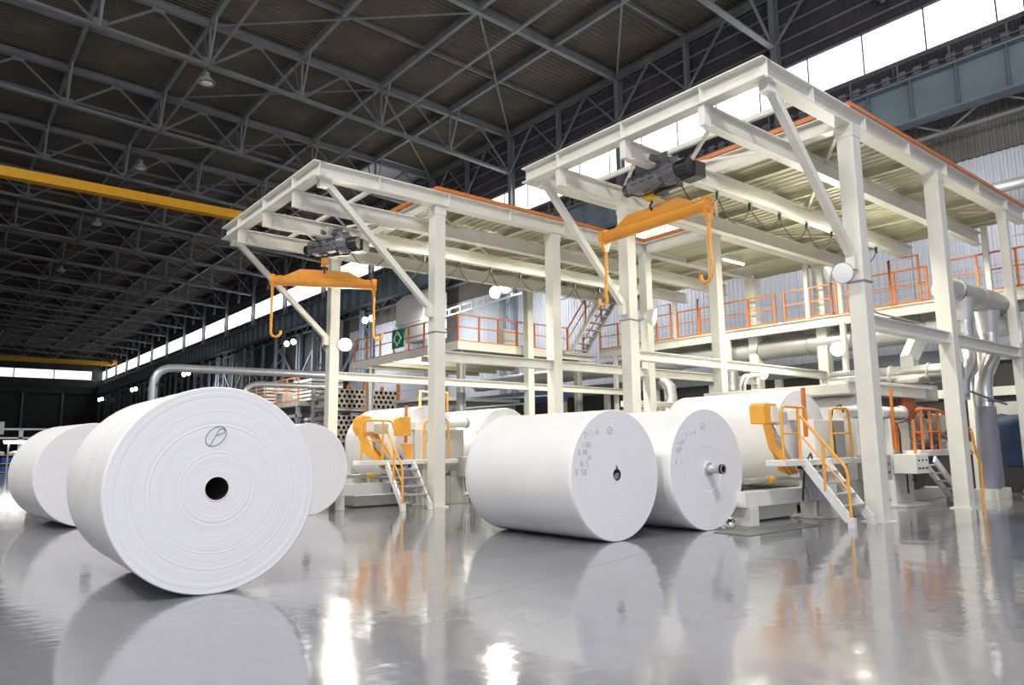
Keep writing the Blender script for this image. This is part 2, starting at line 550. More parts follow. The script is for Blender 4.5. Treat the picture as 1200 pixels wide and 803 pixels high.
# walkway handrail on top of the girder
MB().bar((XW - .02, -8, 16.85), (XW - .02, YF, 16.85), .045, .045).bar((XW - .02, -8, 16.35), (XW - .02, YF, 16.35), .035, .035).build('girder_handrail', 'steel_roof', wr)
hp = MB().box(-.025, -.025, 0, .025, .025, 1.1).mesh('handrail_post', 'steel_roof')
for i in range(95):
    place('handrail_post', hp, wr, (XW - .02, -4 + 1.95 * i, 15.78))
hb = MB()
for i in range(300):
    yy = -6 + .62 * i
    hb.box(XW + .1, yy, 15.9, XW + .16, yy + .32, 16.55)
o = hb.build('toe_slats', 'steel_roof', wr)
o['kind'] = 'stuff'

# the clerestory window strip
w1 = MB().box(XW + .36, -8, 17.12, XW + .50, YF, 17.22).box(XW + .36, -8, 19.02, XW + .50, YF, 19.14).build('window_1', 'steel_roof')
struct(w1)
pane = MB().box(0, 0, 0, .02, 2.44, .92).mesh('pane', 'window_day')
for i in range(76):
    y = -6.9 + 2.5 * i
    for z in (17.22, 18.12):
        place('pane', pane, w1, (XW + .42, y, z))
mul = MB().box(0, 0, 0, .1, .06, 1.9).mesh('mullion', 'steel_roof')
for i in range(76):
    place('mullion', mul, w1, (XW + .36, -6.96 + 2.5 * i, 17.2))

# translucent light panel in the wall, seen through the notch between the decks
w3 = MB().box(XW + .38, 22.0, 12.30, XW + .46, 26.3, 12.40).box(XW + .38, 22.0, 13.75, XW + .46, 26.3, 13.85).build('window_3', 'steel_roof')
struct(w3)
for k in range(4):
    MB().box(XW + .40, 22.05 + 1.06 * k, 12.40, XW + .44, 23.08 + 1.06 * k, 13.75).build('pane', 'window_pale', w3)
    MB().box(XW + .36, 23.08 + 1.06 * k, 12.40, XW + .46, 23.11 + 1.06 * k, 13.75).build('mullion', 'steel_roof', w3)

# ------------------------------------------------------------------ structure: far end wall
wf = MB().box(-42, YF, -.3, 31.5, YF + .4, 26).build('wall_back', 'clad_far')
struct(wf)
for i in range(10):
    x = 30 - 7.2 * i
    MB().ibeam((x - 7, YF - .35, 0), (x - 7, YF - .35, 14), .3, .45, up=(0, 1, 0)).build('end_column', 'steel_blue', wf)
MB().ibeam((-42, YF - .5, 14.6), (30, YF - .5, 14.6), .5, 1.4, .08, .06).build('end_girder', 'clad_far', wf)
MB().ibeam((-42, YF - .5, 20.6), (30, YF - .5, 20.6), .3, .3).build('end_girt', 'steel_roof', wf)
w2 = MB().box(-42, YF - .12, 17.0, 29, YF - .02, 17.15).box(-42, YF - .12, 19.0, 29, YF - .02, 19.15).build('window_2', 'steel_roof')
struct(w2)
pane2 = MB().box(0, 0, 0, 7.0, .02, 1.84).mesh('pane', 'window_far')
for i in range(9):
    place('pane', pane2, w2, (28.4 - 7.2 * (i + 1), YF - .08, 17.15))
# ------------------------------------------------------------------ structure: left wall of the bay (beyond the picture)
wl = MB().box(-42, 20, -.3, -41.7, 185, 26).build('wall_left', 'clad_far')
struct(wl)

# ------------------------------------------------------------------ steel gantries with their decks
STX = MB().box(-.01, -.14, -.16, .01, .14, .16).mesh('beam_stiffener', 'cream')
STY = MB().box(-.14, -.01, -.17, .14, .01, .17).mesh('beam_stiffener', 'cream')
def gantry(label, y0, y1, xf, cols_near, cols_far, xend, extra):
    T = thing('steel_gantry', (xf, y0, 0), label, 'gantry', 'cream steel gantries')
    P = lambda b, n, m='cream', **k: b.build(n, m, T, **k)
    # H columns: (x, y, half width)
    for (x, y, h) in cols_near + cols_far:
        c = P(MB().box(x - h, y - h, 0.02, x + h, y + h, 7.86), 'column', bevel=.012)
        P(MB().box(x - h - .07, y - h - .07, 0, x + h + .07, y + h + .07, .025), 'base_plate')
        MB().box(x - h - .012, y - h - .012, 7.62, x + h + .012, y + h + .012, 7.87).build('cap_plate', 'cream', c)
    # edge beams along x, front beam along y
    for y in (y0, y1):
        P(MB().ibeam((xf, y, 8.05), (xend, y, 8.05), .30, .38, .03, .02), 'edge_beam')
        x = xf + 1.6
        while x < xend:
            place('beam_stiffener', STX, T, (x, y, 8.05))
            x += 2.1
    P(MB().ibeam((xf, y0 - .15, 8.06), (xf, y1 + .15, 8.06), .30, .38, .03, .02), 'front_beam')
    for k in range(3):
        place('beam_stiffener', STY, T, (xf, y0 + 1.2 + 2.0 * k, 8.06))
    # hoist runway beams hung under the frame
    for k in range(3):
        y = y0 + 1.2 + 2.0 * k
        P(MB().ibeam((xf + .1, y, 7.66), (xend, y, 7.66), .22, .40, .03, .016), 'runway_beam')
        P(MB().box(xf - .10, y - .07, 7.46, xf + .10, y + .07, 7.88), 'hanger_plate')
    # cross bars and light bracing in the open front bay
    xc = cols_near[0][0]
    P(MB().ibeam((xc, y0, 8.05), (xc, y1, 8.05), .25, .36, .03, .02), 'cross_beam')
    m = (xf + xc) / 2
    for k in range(2):
        ya, yb = y0 + 1.2 + 2 * k, y0 + 3.2 + 2 * k
        P(MB().angle((xf + .5, ya, 7.9), (m + .6, yb, 7.9), .07), 'brace_angle')
        P(MB().angle((m + .6, yb, 7.9), (xc, ya, 7.9), .07), 'brace_angle')
    P(MB().angle((m - .2, y0, 7.95), (m - .2, y1, 7.95), .09), 'brace_angle')
    # knee braces at the front columns
    for (x, y, h) in (cols_near[0], cols_far[0]):
        P(MB().bar((xf + .25, y, 7.86), (x - h + .03, y, 5.02), .15, .15), 'knee_brace')
        P(MB().box(x - h - .16, y - .09, 4.86, x - h + .005, y + .09, 5.16), 'brace_shoe')
        P(MB().box(xf + .08, y - .09, 7.70, xf + .36, y + .09, 7.88), 'brace_shoe')
    # ribbed deck sheets (parts), joists below
    pan = MB()
    n, Wd = 4, 1.04
    prof = []
    for k in range(n):
        a = k * Wd / n
        prof += [(a, 0), (a + .11, 0), (a + .14, .05), (a + .23, .05)]
    prof.append((Wd, 0))
    def sheet(L):
        b = MB()
        mm = len(prof)
        vs = [(x, 0, z) for x, z in prof] + [(x, L, z) for x, z in prof]
        top = [(0, 0, .09), (Wd, 0, .09), (Wd, L, .09), (0, L, .09)]
        b.add(vs, [(i, i + 1, mm + i + 1, mm + i) for i in range(mm - 1)])
        return b.add(top, [(0, 1, 2, 3)])
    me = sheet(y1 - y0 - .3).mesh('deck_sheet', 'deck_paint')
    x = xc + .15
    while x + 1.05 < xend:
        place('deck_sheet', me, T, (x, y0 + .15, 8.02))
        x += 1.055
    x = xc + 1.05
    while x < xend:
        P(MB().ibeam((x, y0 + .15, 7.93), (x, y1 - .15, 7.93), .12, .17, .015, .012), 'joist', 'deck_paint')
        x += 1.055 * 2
    x = xc
    k = 0
    while x + 4.2 < xend + .2:
        a, b2 = (y0 + .2, y0 + 3.2) if k % 2 == 0 else (y0 + 3.2, y0 + .2)
        P(MB().angle((x, a, 7.84), (x + 4.2, b2, 7.84), .07), 'brace_angle', 'deck_paint')
        a, b2 = (y0 + 3.2, y1 - .2) if k % 2 == 0 else (y1 - .2, y0 + 3.2)
        P(MB().angle((x, a, 7.84), (x + 4.2, b2, 7.84), .07), 'brace_angle', 'deck_paint')
        x += 4.2
        k += 1
    for pts in extra['rails']:
        r = MB()
        for a, b2 in zip(pts, pts[1:]):
            r.bar((*a, 8.31), (*b2, 8.31), .05, .10)
            r.bar((*a, 8.255), (*b2, 8.255), .10, .02)
        P(r, 'edge_rail', 'rail_orange')
    for (p, q) in extra['low']:
        P(MB().ibeam(p, q, .22, .27, .022, .015), 'lower_beam')
    return T
W, w_ = .165, .15
GA = gantry('nearer cream gantry on tall square columns, right of picture, orange deck edge', 6.55, 12.85, 11.06,
       [(14.2, 6.55, W), (18.4, 6.55, W), (23.1, 6.55, .11)], [(14.2, 12.6, W), (18.45, 12.85, w_), (24.8, 12.85, .19)], 24.9,
       dict(rails=[[(24.9, 6.42), (14.1, 6.42), (14.1, 12.98)]],
            low=[((14.36, 6.55, 3.86), (24.0, 6.55, 3.86)), ((14.36, 12.75, 3.86), (24.7, 12.85, 3.86))]))
GB = gantry('farther cream gantry left of centre, over the second unwinding machine', 15.65, 22.1, 6.8,
       [(10.25, 15.75, W), (14.4, 15.75, W), (18.45, 15.6, w_)], [(10.3, 22.1, W), (14.45, 22.1, w_), (18.8, 22.1, w_), (24.8, 15.6, .19)], 24.9,
       dict(rails=[[(18.4, 15.52), (10.1, 15.52), (10.1, 22.2)]],
            low=[((10.4, 15.75, 3.86), (24.7, 15.6, 3.86)), ((10.45, 22.1, 3.86), (24.6, 22.1, 3.86))]))
for G, x, y, z, h in ((GA, 14.2, 6.55, 4.62, W), (GA, 14.2, 12.6, 4.72, W), (GB, 10.25, 15.75, 4.45, W)):
    MB().box(x - h - .02, y - h - .02, z, x + h + .02, y + h + .02, z + .03).build('cable_strap', 'duct_lag', G)
MB().tube([(14.39, 6.42, 4.64), (14.39, 6.42, 4.15), (14.45, 6.42, 4.04), (16.5, 6.42, 4.03)], .02, 6).build('conduit', 'pipe_galv', GA)
# the deck that links the two gantries behind the notch
L = thing('link_deck', (18.4, 12.9, 8), 'cream deck joining the two gantries behind the bright notch', 'deck')
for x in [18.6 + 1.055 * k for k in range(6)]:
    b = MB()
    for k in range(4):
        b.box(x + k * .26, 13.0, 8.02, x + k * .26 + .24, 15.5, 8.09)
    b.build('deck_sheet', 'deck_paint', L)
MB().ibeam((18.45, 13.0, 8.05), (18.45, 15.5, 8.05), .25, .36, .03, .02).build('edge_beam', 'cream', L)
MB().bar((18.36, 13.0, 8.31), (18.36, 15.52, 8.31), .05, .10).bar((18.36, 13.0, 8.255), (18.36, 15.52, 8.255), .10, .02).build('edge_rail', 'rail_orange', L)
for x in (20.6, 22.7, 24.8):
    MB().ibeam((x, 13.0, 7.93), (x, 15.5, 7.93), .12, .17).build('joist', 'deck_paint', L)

# ------------------------------------------------------------------ paper rolls on the floor
GLYPH = {  # hand lettering as strokes in a 0.6 x 1 box
    '7': [[(0, 1), (.55, 1), (.2, 0)]], '1': [[(.3, 0), (.3, 1)]], '-': [[(.1, .5), (.45, .5)]],
    '6': [[(.45, 1), (.1, .6), (.05, .2), (.3, 0), (.5, .2), (.4, .45), (.1, .4)]],
    '0': [[(.3, 1), (.05, .7), (.05, .3), (.3, 0), (.5, .3), (.5, .7), (.3, 1)]],
    '4': [[(.4, 0), (.4, 1), (0, .35), (.55, .35)]], '5': [[(.5, 1), (.1, 1), (.08, .55), (.4, .55), (.5, .25), (.3, 0), (.05, .08)]],
    'G': [[(.5, .85), (.3, 1), (.05, .6), (.1, .15), (.35, 0), (.5, .15), (.5, .45), (.3, .45)]],
    'K': [[(.05, 0), (.05, 1)], [(.5, 1), (.08, .5), (.5, 0)]], 'X': [[(0, 0), (.5, 1)], [(.5, 0), (0, 1)]],
    '8': [[(.25, .5), (.05, .75), (.25, 1), (.45, .75), (.25, .5), (.0, .2), (.25, 0), (.5, .2), (.25, .5)]],
    'N': [[(0, 0), (.05, 1), (.45, 0), (.5, 1)]], ':': [[(.2, .2), (.2, .3)], [(.2, .7), (.2, .8)]], ' ': [],
}
def strokes(b, lines, w):
    b.bars(lines, w)
def write(b, text, x, z, h, w, tilt=0.0):
    for ch in text:
        strokes(b, [[(x + px * h, z + pz * h + tilt * px * h) for px, pz in ln] for ln in GLYPH[ch]], w)
        x += .72 * h
        z += tilt * .72 * h
def ring(cx, cz, r, n=22, sx=1.0, skew=0.0):
    return [(cx + r * sx * math.cos(2 * math.pi * k / n) + skew * r * math.sin(2 * math.pi * k / n), cz + r * math.sin(2 * math.pi * k / n)) for k in range(n + 1)]
def paper_roll(X, Y, th, R, Ln, label, core=.105, relief=.0015, step=None, seed=1, tele=0.0, marks=None, z0=0.0, faint=True):
    rnd = random.Random(seed)
    T = thing('paper_roll', (X, Y, z0), label, 'paper roll', 'big white paper rolls')
    T['_o'] = [0, 0, 0]
    T.rotation_euler = (0, 0, math.radians(th - 90))
    prof = [(Ln - .004, core), (Ln, R - .012), (Ln - .012, R)]
    n = 26
    for k in range(1, n):
        t = Ln * (1 - k / n)
        prof.append((t, R - (rnd.random() * .004 if not tele else tele * (0.5 + .5 * math.sin(t * 9 + seed)) * (1 if t < 1.2 else .4))))
    prof += [(.012, R), (.0, R - .010)]
    b = MB().lathe((0, 0, R), (0, 1, 0), prof, 96)
    body = b.build('wrapped_body', 'paper', T)
    fp = [(.0, R - .010)]
    k = 0
    r = R - .012
    while r > core + .03:
        d = rnd.uniform(-relief, relief)
        if step and r < step:
            d += .006
        fp += [(d, r), (d, r - .006)]
        r -= rnd.uniform(.012, .03)
    fp += [(0.002, core + .012)]
    f = MB().lathe((0, 0, 0), (0, 1, 0), fp, 96, smooth=False)
    face = f.build('wound_edge', 'paper_edge', T)
    face.location = (0, 0, R)
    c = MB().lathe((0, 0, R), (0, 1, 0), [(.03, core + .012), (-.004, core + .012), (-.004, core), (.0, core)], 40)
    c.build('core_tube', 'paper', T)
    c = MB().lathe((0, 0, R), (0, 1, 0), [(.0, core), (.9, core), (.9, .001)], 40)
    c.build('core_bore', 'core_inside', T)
    if marks:
        class Pen:
            def bars(s, lines, w):
                b = MB()
                for ln in lines:
                    for (x0, z0), (x1, z1) in zip(ln, ln[1:]):
                        b.bar((x0, -.003, z0), (x1, -.003, z1), w, .004, up=(0, 1, 0))
                if b.v:
                    b.build('pen_mark', 'ink_faint' if faint else 'ink', T).location = (0, 0, R)
        marks(Pen())
    return T
def m1(b):
    cx, cz = -.035, .555
    strokes(b, [ring(cx, cz, .105, 24, .95, .35)], .007)
    strokes(b, [[(cx - .06, cz - .10), (cx + .035, cz + .075), (cx + .09, cz + .085), (cx + .085, cz + .04), (cx + .01, cz + .01)]], .007)
def m4(b):
    write(b, '7-1-6', -.74, .56, .10, .007, .25)
    strokes(b, [ring(-.14, .70, .06, 16)], .007)
    strokes(b, [[(-.18, .70), (-.14, .68), (-.10, .73)], [(-.14, .68), (-.15, .64)]], .007)
    write(b, '1100', -.80, .44, .075, .007)
    write(b, 'G 80', -.87, .33, .075, .007)
    write(b, '10', -.68, .25, .065, .007)
    write(b, 'N:5', -.82, .15, .08, .007)
    write(b, 'X 58', -.94, .02, .09, .007)
def m5(b):
    strokes(b, [ring(-.10, .75, .065, 16)], .006)
    strokes(b, [[(-.14, .74), (-.10, .72), (-.06, .78)]], .006)
    write(b, '7-1-6', -.62, .52, .09, .006, .35)
    write(b, '1100', -.86, .40, .075, .006, .2)
    write(b, 'G80', -.88, .30, .075, .006, .2)
    write(b, 'X 5', -.92, .10, .09, .006)
R1 = paper_roll(2.50, 8.12, 89, 1.09, 2.5, 'huge white roll nearest the camera, circled pen mark above its dark core', .122, .0012, seed=3, tele=.010, marks=m1, faint=False)
R2 = paper_roll(2.75, 16.9, 96, 1.035, 2.2, 'white roll at far left, half hidden behind the nearest roll', .11, .0005, seed=5)
R3 = paper_roll(6.95, 16.0, 97, 1.04, 2.2, 'white roll peeking out behind the right side of the nearest roll', .11, .0005, seed=8)
R4 = paper_roll(8.655, 8.054, 91.5, 1.034, 2.65, 'white roll in the middle with rows of handwritten figures and a plain bore', .095, .0004, seed=11, marks=m4)
R5 = paper_roll(10.893, 7.944, 90.5, 1.065, 2.65, 'white roll right of the middle one, steel shaft end sticking out of its core', .115, .0004, step=.40, seed=13, marks=m5)
# shaft end, flange ring and torn wrapper of the fifth roll; crumpled liner in the fourth roll's bore
b = MB().lathe((0, 0, 1.065), (0, 1, 0), [(.05, .118), (-.03, .118), (-.035, .105), (-.02, .075), (-.26, .075), (-.27, .082), (-.32, .082), (-.32, .062), (-.1, .06), (-.1, .001)], 32)
b.build('core_shaft', 'duct_grey', R5)
MB().lathe((0, 0, 1.065), (0, 1, 0), [(-.318, .061), (-.15, .061), (-.15, .001)], 24).build('shaft_bore', 'rubber', R5)
MB().lathe((0, 0, 1.065), (0, 1, 0), [(-.321, .086), (-.27, .086)], 24).build('shaft_seal', 'rubber', R5)
b = MB()
rnd = random.Random(4)
for k in range(16):
    x = .22 + .40 * rnd.random()
    z = 1.065 - math.sqrt(1.065 ** 2 - x * x) + .01
    p = V(x, -.01 - .10 * rnd.random(), z * rnd.random() + .01)
    q = [p + V(rnd.uniform(-.06, .06), rnd.uniform(-.05, .05), rnd.uniform(0, .05)) for _ in range(5)]
    b.add([p] + q, [(0, 1, 2), (0, 2, 3), (0, 3, 4), (0, 4, 5), (1, 3, 5)])
b.build('torn_wrapper', 'paper', R5)
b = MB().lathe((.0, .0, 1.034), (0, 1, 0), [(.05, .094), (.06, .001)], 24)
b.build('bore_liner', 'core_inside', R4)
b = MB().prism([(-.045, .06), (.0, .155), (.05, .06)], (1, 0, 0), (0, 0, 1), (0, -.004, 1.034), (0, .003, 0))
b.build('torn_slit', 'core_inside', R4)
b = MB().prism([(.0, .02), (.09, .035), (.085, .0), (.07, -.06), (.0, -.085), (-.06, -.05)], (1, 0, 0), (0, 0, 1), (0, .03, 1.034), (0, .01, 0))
b.build('bore_plug', 'steel_roof', R4)

# ------------------------------------------------------------------ hoists, lifting beams, festoon cables
def bolts(b, pts, d, r=.02, h=.02):
    for p in pts:
        b.cyl(p, Vector(p) + Vector(d) * h, r, n=6)
def hoist(cx, cy, cz, ang, label, scale=1.0, hook='yellow'):
    # local: x along the drum, runs under a runway beam; cz is the drum axis
    T = thing('electric_hoist', (cx, cy, cz), label, 'hoist', 'grey electric hoists')
    T['_o'] = [0, 0, 0]
    T.rotation_euler = (0, 0, ang)
    T.scale = (scale,) * 3
    b = MB().prism([(-.19, .10), (-.12, .20), (.10, .20), (.19, .10), (.19, -.10), (.12, -.19), (-.12, -.19), (-.19, -.10)], (0, 1, 0), (0, 0, 1), (-.75, 0, 0), (.95, 0, 0))
    b.build('drum_housing', 'hoist_grey', T, bevel=.015)
    for x in (-.6, -.35, -.1):
        MB().box(x, -.20, -.05, x + .16, -.18, -.015).build('housing_slot', 'dark_metal', T)
        MB().box(x + .05, -.20, .05, x + .09, -.18, .09).build('housing_slot', 'dark_metal', T)
    MB().lathe((-.93, 0, -.04), (1, 0, 0), [(0, .001), (0, .13), (.02, .15), (.18, .15)], 24).build('drum_end', 'dark_metal', T)
    b = MB().lathe((.20, 0, .02), (1, 0, 0), [(0, .20), (.10, .27), (.34, .27), (.40, .22), (.40, .001)], 20, smooth=False)
    for k in range(12):
        a = 2 * math.pi * k / 12
        b.box(.22, math.cos(a) * .26 - .02, .02 + math.sin(a) * .26 - .02, .58, math.cos(a) * .26 + .02, .02 + math.sin(a) * .26 + .02)
    b.build('gear_case', 'hoist_grey', T)
    b = MB().cyl((.60, .0, -.02), (.92, 0, -.02), .17, n=20)
    for k in range(16):
        a = 2 * math.pi * k / 16
        b.bar((.62, math.cos(a) * .175, -.02 + math.sin(a) * .175), (.90, math.cos(a) * .175, -.02 + math.sin(a) * .175), .02, .03, up=(0, math.cos(a), math.sin(a)))
    b.build('motor', 'dark_metal', T)
    MB().box(.55, .10, -.22, .98, .42, .12).build('control_box', 'dark_metal', T, bevel=.01)
    MB().box(-.30, .18, -.26, .40, .30, -.16).box(-.30, .20, -.25, -.1, .50, -.12).build('counterweight', 'dark_metal', T)
    b = MB()
    for x in (-.30, .30):
        for s in (-1, 1):
            b.box(x - .16, s * .17 - .012, .16, x + .16, s * .17 + .012, .42)
    b.box(-.46, -.16, .14, .46, .16, .19)
    b.build('trolley_frame', 'hoist_grey', T)
    for x in (-.36, .22):
        for s in (-1, 1):
            MB().cyl((x, s * .10, .36), (x, s * .16, .36), .07, n=16).build('trolley_wheel', 'dark_metal', T)
    MB().cyl((-.1, -.42, .30), (-.1, -.18, .30), .085, n=16).cyl((.22, -.40, .30), (.22, -.18, .30), .08, n=16).build('travel_motor', 'hoist_grey', T)
    b = MB().tube([(-.7, -.1, -.19), (-.45, -.12, -.32), (-.1, -.1, -.34), (.25, -.1, -.24)], .018, 6)
    b.tube([(.3, -.2, -.2), (.4, -.2, -.36), (.6, -.1, -.36), (.7, 0, -.2)], .015, 6)
    b.build('cable_loop', 'rubber', T)
    return T
def lifting_beam(c, d, L, label, top, hook_mat, hoist_z, rope_ends):
    # tube with a tapered web plate on top, end caps and two long J hooks; hangs by a hook block
    c = Vector(c)
    d = Vector(d).normalized()
    n = V(-d.y, d.x, 0)
    up = V(0, 0, 1)
    T = thing('lifting_beam', tuple(c - up * 1.7), label, 'lifting beam', 'orange lifting beams')
    r = .145
    MB().cyl(c - d * L / 2, c + d * L / 2, r, n=28).build('tube', 'amber2', T)
    H = L / 2
    MB().prism([(-H + .08, .02), (-H + .75, .36), (H - .75, .36), (H - .08, .02)], d, up, c - n * .02, n * .04).build('web_plate', 'amber2', T)
    for s in (-1, 1):
        e = c + d * (s * H)
        b = MB().cyl(e - d * .06, e + d * .06, r + .035, n=28)
        cap = b.build('end_cap', 'amber2', T)
        q = MB()
        bolts(q, [e + d * (s * .06) + n * (.12 * math.cos(a)) + up * (.12 * math.sin(a)) for a in [k * math.pi / 3 for k in range(6)]], d * s)
        q.build('cap_bolt_ring', 'amber', cap)
        MB().prism([(-.16, -.05), (.16, -.05), (.05, -.36), (-.05, -.36)], n, up, e - d * .04, d * .08).build('hook_lug', 'amber2', T)
        pts = [e - up * .30, e - up * .9, e - up * 1.35 + n * .04 * s]
        k0 = e - up * 1.50
        for k in range(7):
            a = math.pi * k / 6
            pts.append(k0 + d * (.13 - .13 * math.cos(a)) * (1) + up * (-.13 * math.sin(a)))
        pts.append(k0 + d * .26 + up * .05)
        MB().tube(pts, .038, 10).build('j_hook', 'amber2', T)
    # hook block with its sheave cheeks, hook and ropes up to the hoist
    hb = c + up * .62
    b = MB().prism([(-.15, -.09), (-.15, .09), (-.09, .15), (.09, .15), (.15, .09), (.15, -.09), (.09, -.15), (-.09, -.15)], n, up, hb - d * .11 + up * .02, d * .22)
    b.build('hook_block', hook_mat, T, bevel=.01)
    MB().cyl(hb - d * .13 + up * .02, hb + d * .13 + up * .02, .05, n=14).build('sheave_pin', 'dark_metal', T)
    pts = [hb - up * .12, hb - up * .20] + [hb - up * .27 + n * (.07 * math.sin(a)) + up * (.07 * math.cos(a)) for a in [math.pi * k / 6 for k in range(10)]]
    MB().tube(pts, .026, 8).build('hook', 'dark_metal', T)
    q = MB()
    for s in (-1, 1):
        for t in (-1, 1):
            q.cyl(hb + n * (.1 * s) + d * (.05 * t) + up * .1, V(*rope_ends) + n * (.1 * s) + d * (.05 * t), .008, n=6)
    q.build('rope', 'dark_metal', T)
    return T
paint('amber2', (0.80, 0.33, 0.04), 0.3, 0.10)
lifting_beam((12.3, 10.12, 6.42), (0.03, 1, 0), 3.0, 'orange lifting beam with two long hooks, hanging in the nearer gantry', 0, 'yellow', 7.3, (12.1, 9.75, 7.35))
lifting_beam((8.72, 19.36, 6.27), (2.67, -1.13, 0), 2.85, 'orange lifting beam turned square to the picture, hanging in the farther gantry', 0, 'amber2', 7.3, (8.72, 19.36, 7.35))
hoist(12.05, 9.75, 7.28, math.radians(-92), 'large grey hoist on the middle runway of the nearer gantry')
hoist(8.75, 18.95, 7.28, math.radians(-62), 'grey hoist on the farther gantry, above the squared lifting beam')
MB_c = None
def festoon(x0, x1, y, z, n, label, drop):
    T = thing('festoon_cable', (x0, y, z), label, 'cable')
    c = []
    d = (x1 - x0) / n
    for k in range(n):
        for j in range(10):
            t = j / 10
            c.append((x0 + d * (k + t), y, z - .10 - drop * (1 - (2 * t - 1) ** 2) * (1 + .25 * math.sin(k * 2.1))))
    c.append((x1, y, z - .1))
    MB().tube(c, .014, 6).build('cable', 'rubber', T)
    for k in range(n + 1):
        MB().box(x0 + d * k - .03, y - .03, z - .14, x0 + d * k + .03, y + .03, z + .04).build('cable_trolley', 'dark_metal', T)
    return T
festoon(12.9, 22.4, 9.75, 7.41, 7, 'black festoon cable looping under the nearer gantry', .42)
festoon(9.2, 22.2, 18.85, 7.41, 10, 'black festoon cable looping under the farther gantry', .55)

# ------------------------------------------------------------------ unwinding machines
def round_rail(b, pts, r, n=8):
    b.tube(pts, r, n)
def arc(p0, p1, p2, k=5):
    # rounded corner p0 -> p1 -> p2 (quadratic)
    p0, p1, p2 = map(Vector, (p0, p1, p2))
    return [tuple(p0 * (1 - t) ** 2 + p1 * 2 * t * (1 - t) + p2 * t * t) for t in [i / k for i in range(k + 1)]]
def machine(dx, dy, label, stair_label, rollA, rollB, wide=True):
    T = thing('unwinding_machine', (14.4 + dx, 8 + dy, 0), label, 'machine', 'unwinding machines')
    def bx(x0, y0, z0, x1, y1, z1, n, m='cream', bevel=.01, par=None):
        return MB().box(x0 + dx, y0 + dy, z0, x1 + dx, y1 + dy, z1).build(n, m, par or T, bevel=bevel)
    def at(x, y, z):
        return (x + dx, y + dy, z)
    # end frames of the stand, near (y 7.8) and far (y 11.4)
    for yy, far in ((7.75, 0), (11.55, 1)):
        bx(14.15, yy, .03, 14.62, yy + .35, 1.2, 'stand_post')
        bx(13.95, yy - .15, 0, 14.85, yy + .5, .04, 'foot_plate')
        bx(14.30, yy + .02, 1.2, 14.95, yy + .36, 1.98, 'upper_post', 'white_paint')
        bx(11.75, yy + .05, .34, 14.15, yy + .32, .62, 'base_beam', 'white_paint')
        bx(11.85, yy + .0, .0, 12.1, yy + .36, .34, 'base_foot')
        bx(14.95, yy + .1, .85, 15.75, yy + .3, 1.98, 'side_plate', 'mid_grey')
        # swing arm: two bent orange plates with a head block on top
        if not far:
            for off, poly in ((-.02, [(12.42, 1.86), (12.64, 1.86), (12.82, 1.46), (13.52, .92), (13.30, .90), (12.58, 1.40)]),
                              (.20, [(12.92, 1.86), (13.10, 1.86), (13.62, 1.12), (13.62, .86), (13.20, .98), (12.98, 1.5)])):
                MB().prism([(a + dx, b) for a, b in poly], (1, 0, 0), (0, 0, 1), (0, yy + off + dy, 0), (0, .04, 0)).build('swing_arm', 'amber', T)
            head = [(12.42, 1.87), (12.40, 2.20), (12.48, 2.27), (12.86, 2.27), (12.86, 1.87)] if dx == 0 else [(12.50, 1.80), (12.40, 2.0), (12.42, 2.22), (12.55, 2.33), (12.78, 2.30), (12.88, 2.1), (12.86, 1.80)]
            MB().prism([(a + dx, b) for a, b in head], (1, 0, 0), (0, 0, 1), (0, yy - .035 + dy, 0), (0, .32, 0)).build('arm_head', 'amber', T, bevel=.02)
            bx(12.62, yy - .10, 1.9, 12.82, yy - .036, 2.2, 'bearing_block', 'white_paint')
            bx(12.87, yy + .0, 1.86, 13.30, yy + .22, 2.12, 'clamp_arm', 'machine_grey')
            MB().cyl(at(13.0, yy + .10, 1.62), at(13.5, yy + .10, 1.0), .075, n=14).build('hydraulic_cylinder', 'mid_grey', T)
            MB().cyl(at(12.7, yy + .10, 1.98), at(13.05, yy + .10, 1.56), .035, n=10).build('piston_rod', 'duct_metal', T)
            if dx:
                MB().prism([(13.45 + dx, 1.8), (13.43 + dx, 2.2), (13.5 + dx, 2.3), (13.84 + dx, 2.3), (13.86 + dx, 1.8)], (1, 0, 0), (0, 0, 1), (0, yy - .2 + dy, 0), (0, .2, 0)).build('arm_head', 'amber', T, bevel=.02)
                MB().prism([(13.55 + dx, 1.6), (13.9 + dx, 1.6), (13.9 + dx, 1.2), (13.8 + dx, 1.2)], (1, 0, 0), (0, 0, 1), (0, yy - .2 + dy, 0), (0, .05, 0)).build('swing_arm', 'amber', T)
        if not far:
            # hydraulic motor: tilted ribbed barrel
            a, b = V(*at(13.52, yy - .22, 1.06)), V(*at(13.88, yy - .22, .42))
            d = (b - a).normalized()
            q = MB().lathe(a, d, [(0, .001), (0, .14), (.05, .20), (.10, .20), (.12, .175), (.62, .175), (.64, .19), (.70, .19), (.74, .1), (.74, .001)], 20)
            mo = q.build('hydraulic_motor', 'lilac_grey', T)
            q = MB()
            for k in range(12):
                an = math.pi * k / 6
                s = d.cross(V(0, 1, 0)).normalized()
                o = s * math.cos(an) + V(0, 1, 0) * math.sin(an)
                q.bar(a + d * .14 + o * .18, a + d * .60 + o * .18, .012, .03, up=o)
            q.build('cooling_fins', 'mid_grey', mo)
            MB().box(*at(13.35, yy - .38, 1.0), *at(13.75, yy - .1, 1.14)).build('valve_block', 'dark_metal', T)
            MB().tube([at(13.6, yy - .3, 1.1), at(13.45, yy - .34, 1.3), at(13.3, yy - .3, 1.1), at(13.25, yy - .26, .7), at(13.3, yy - .2, .4)], .02, 6).build('hose', 'rubber', T)
    bx(11.75, 8.1, .36, 12.0, 11.6, .60, 'cross_beam', 'white_paint')
    bx(12.6, 8.2, .03, 14.2, 11.5, .30, 'floor_pan', 'machine_grey')
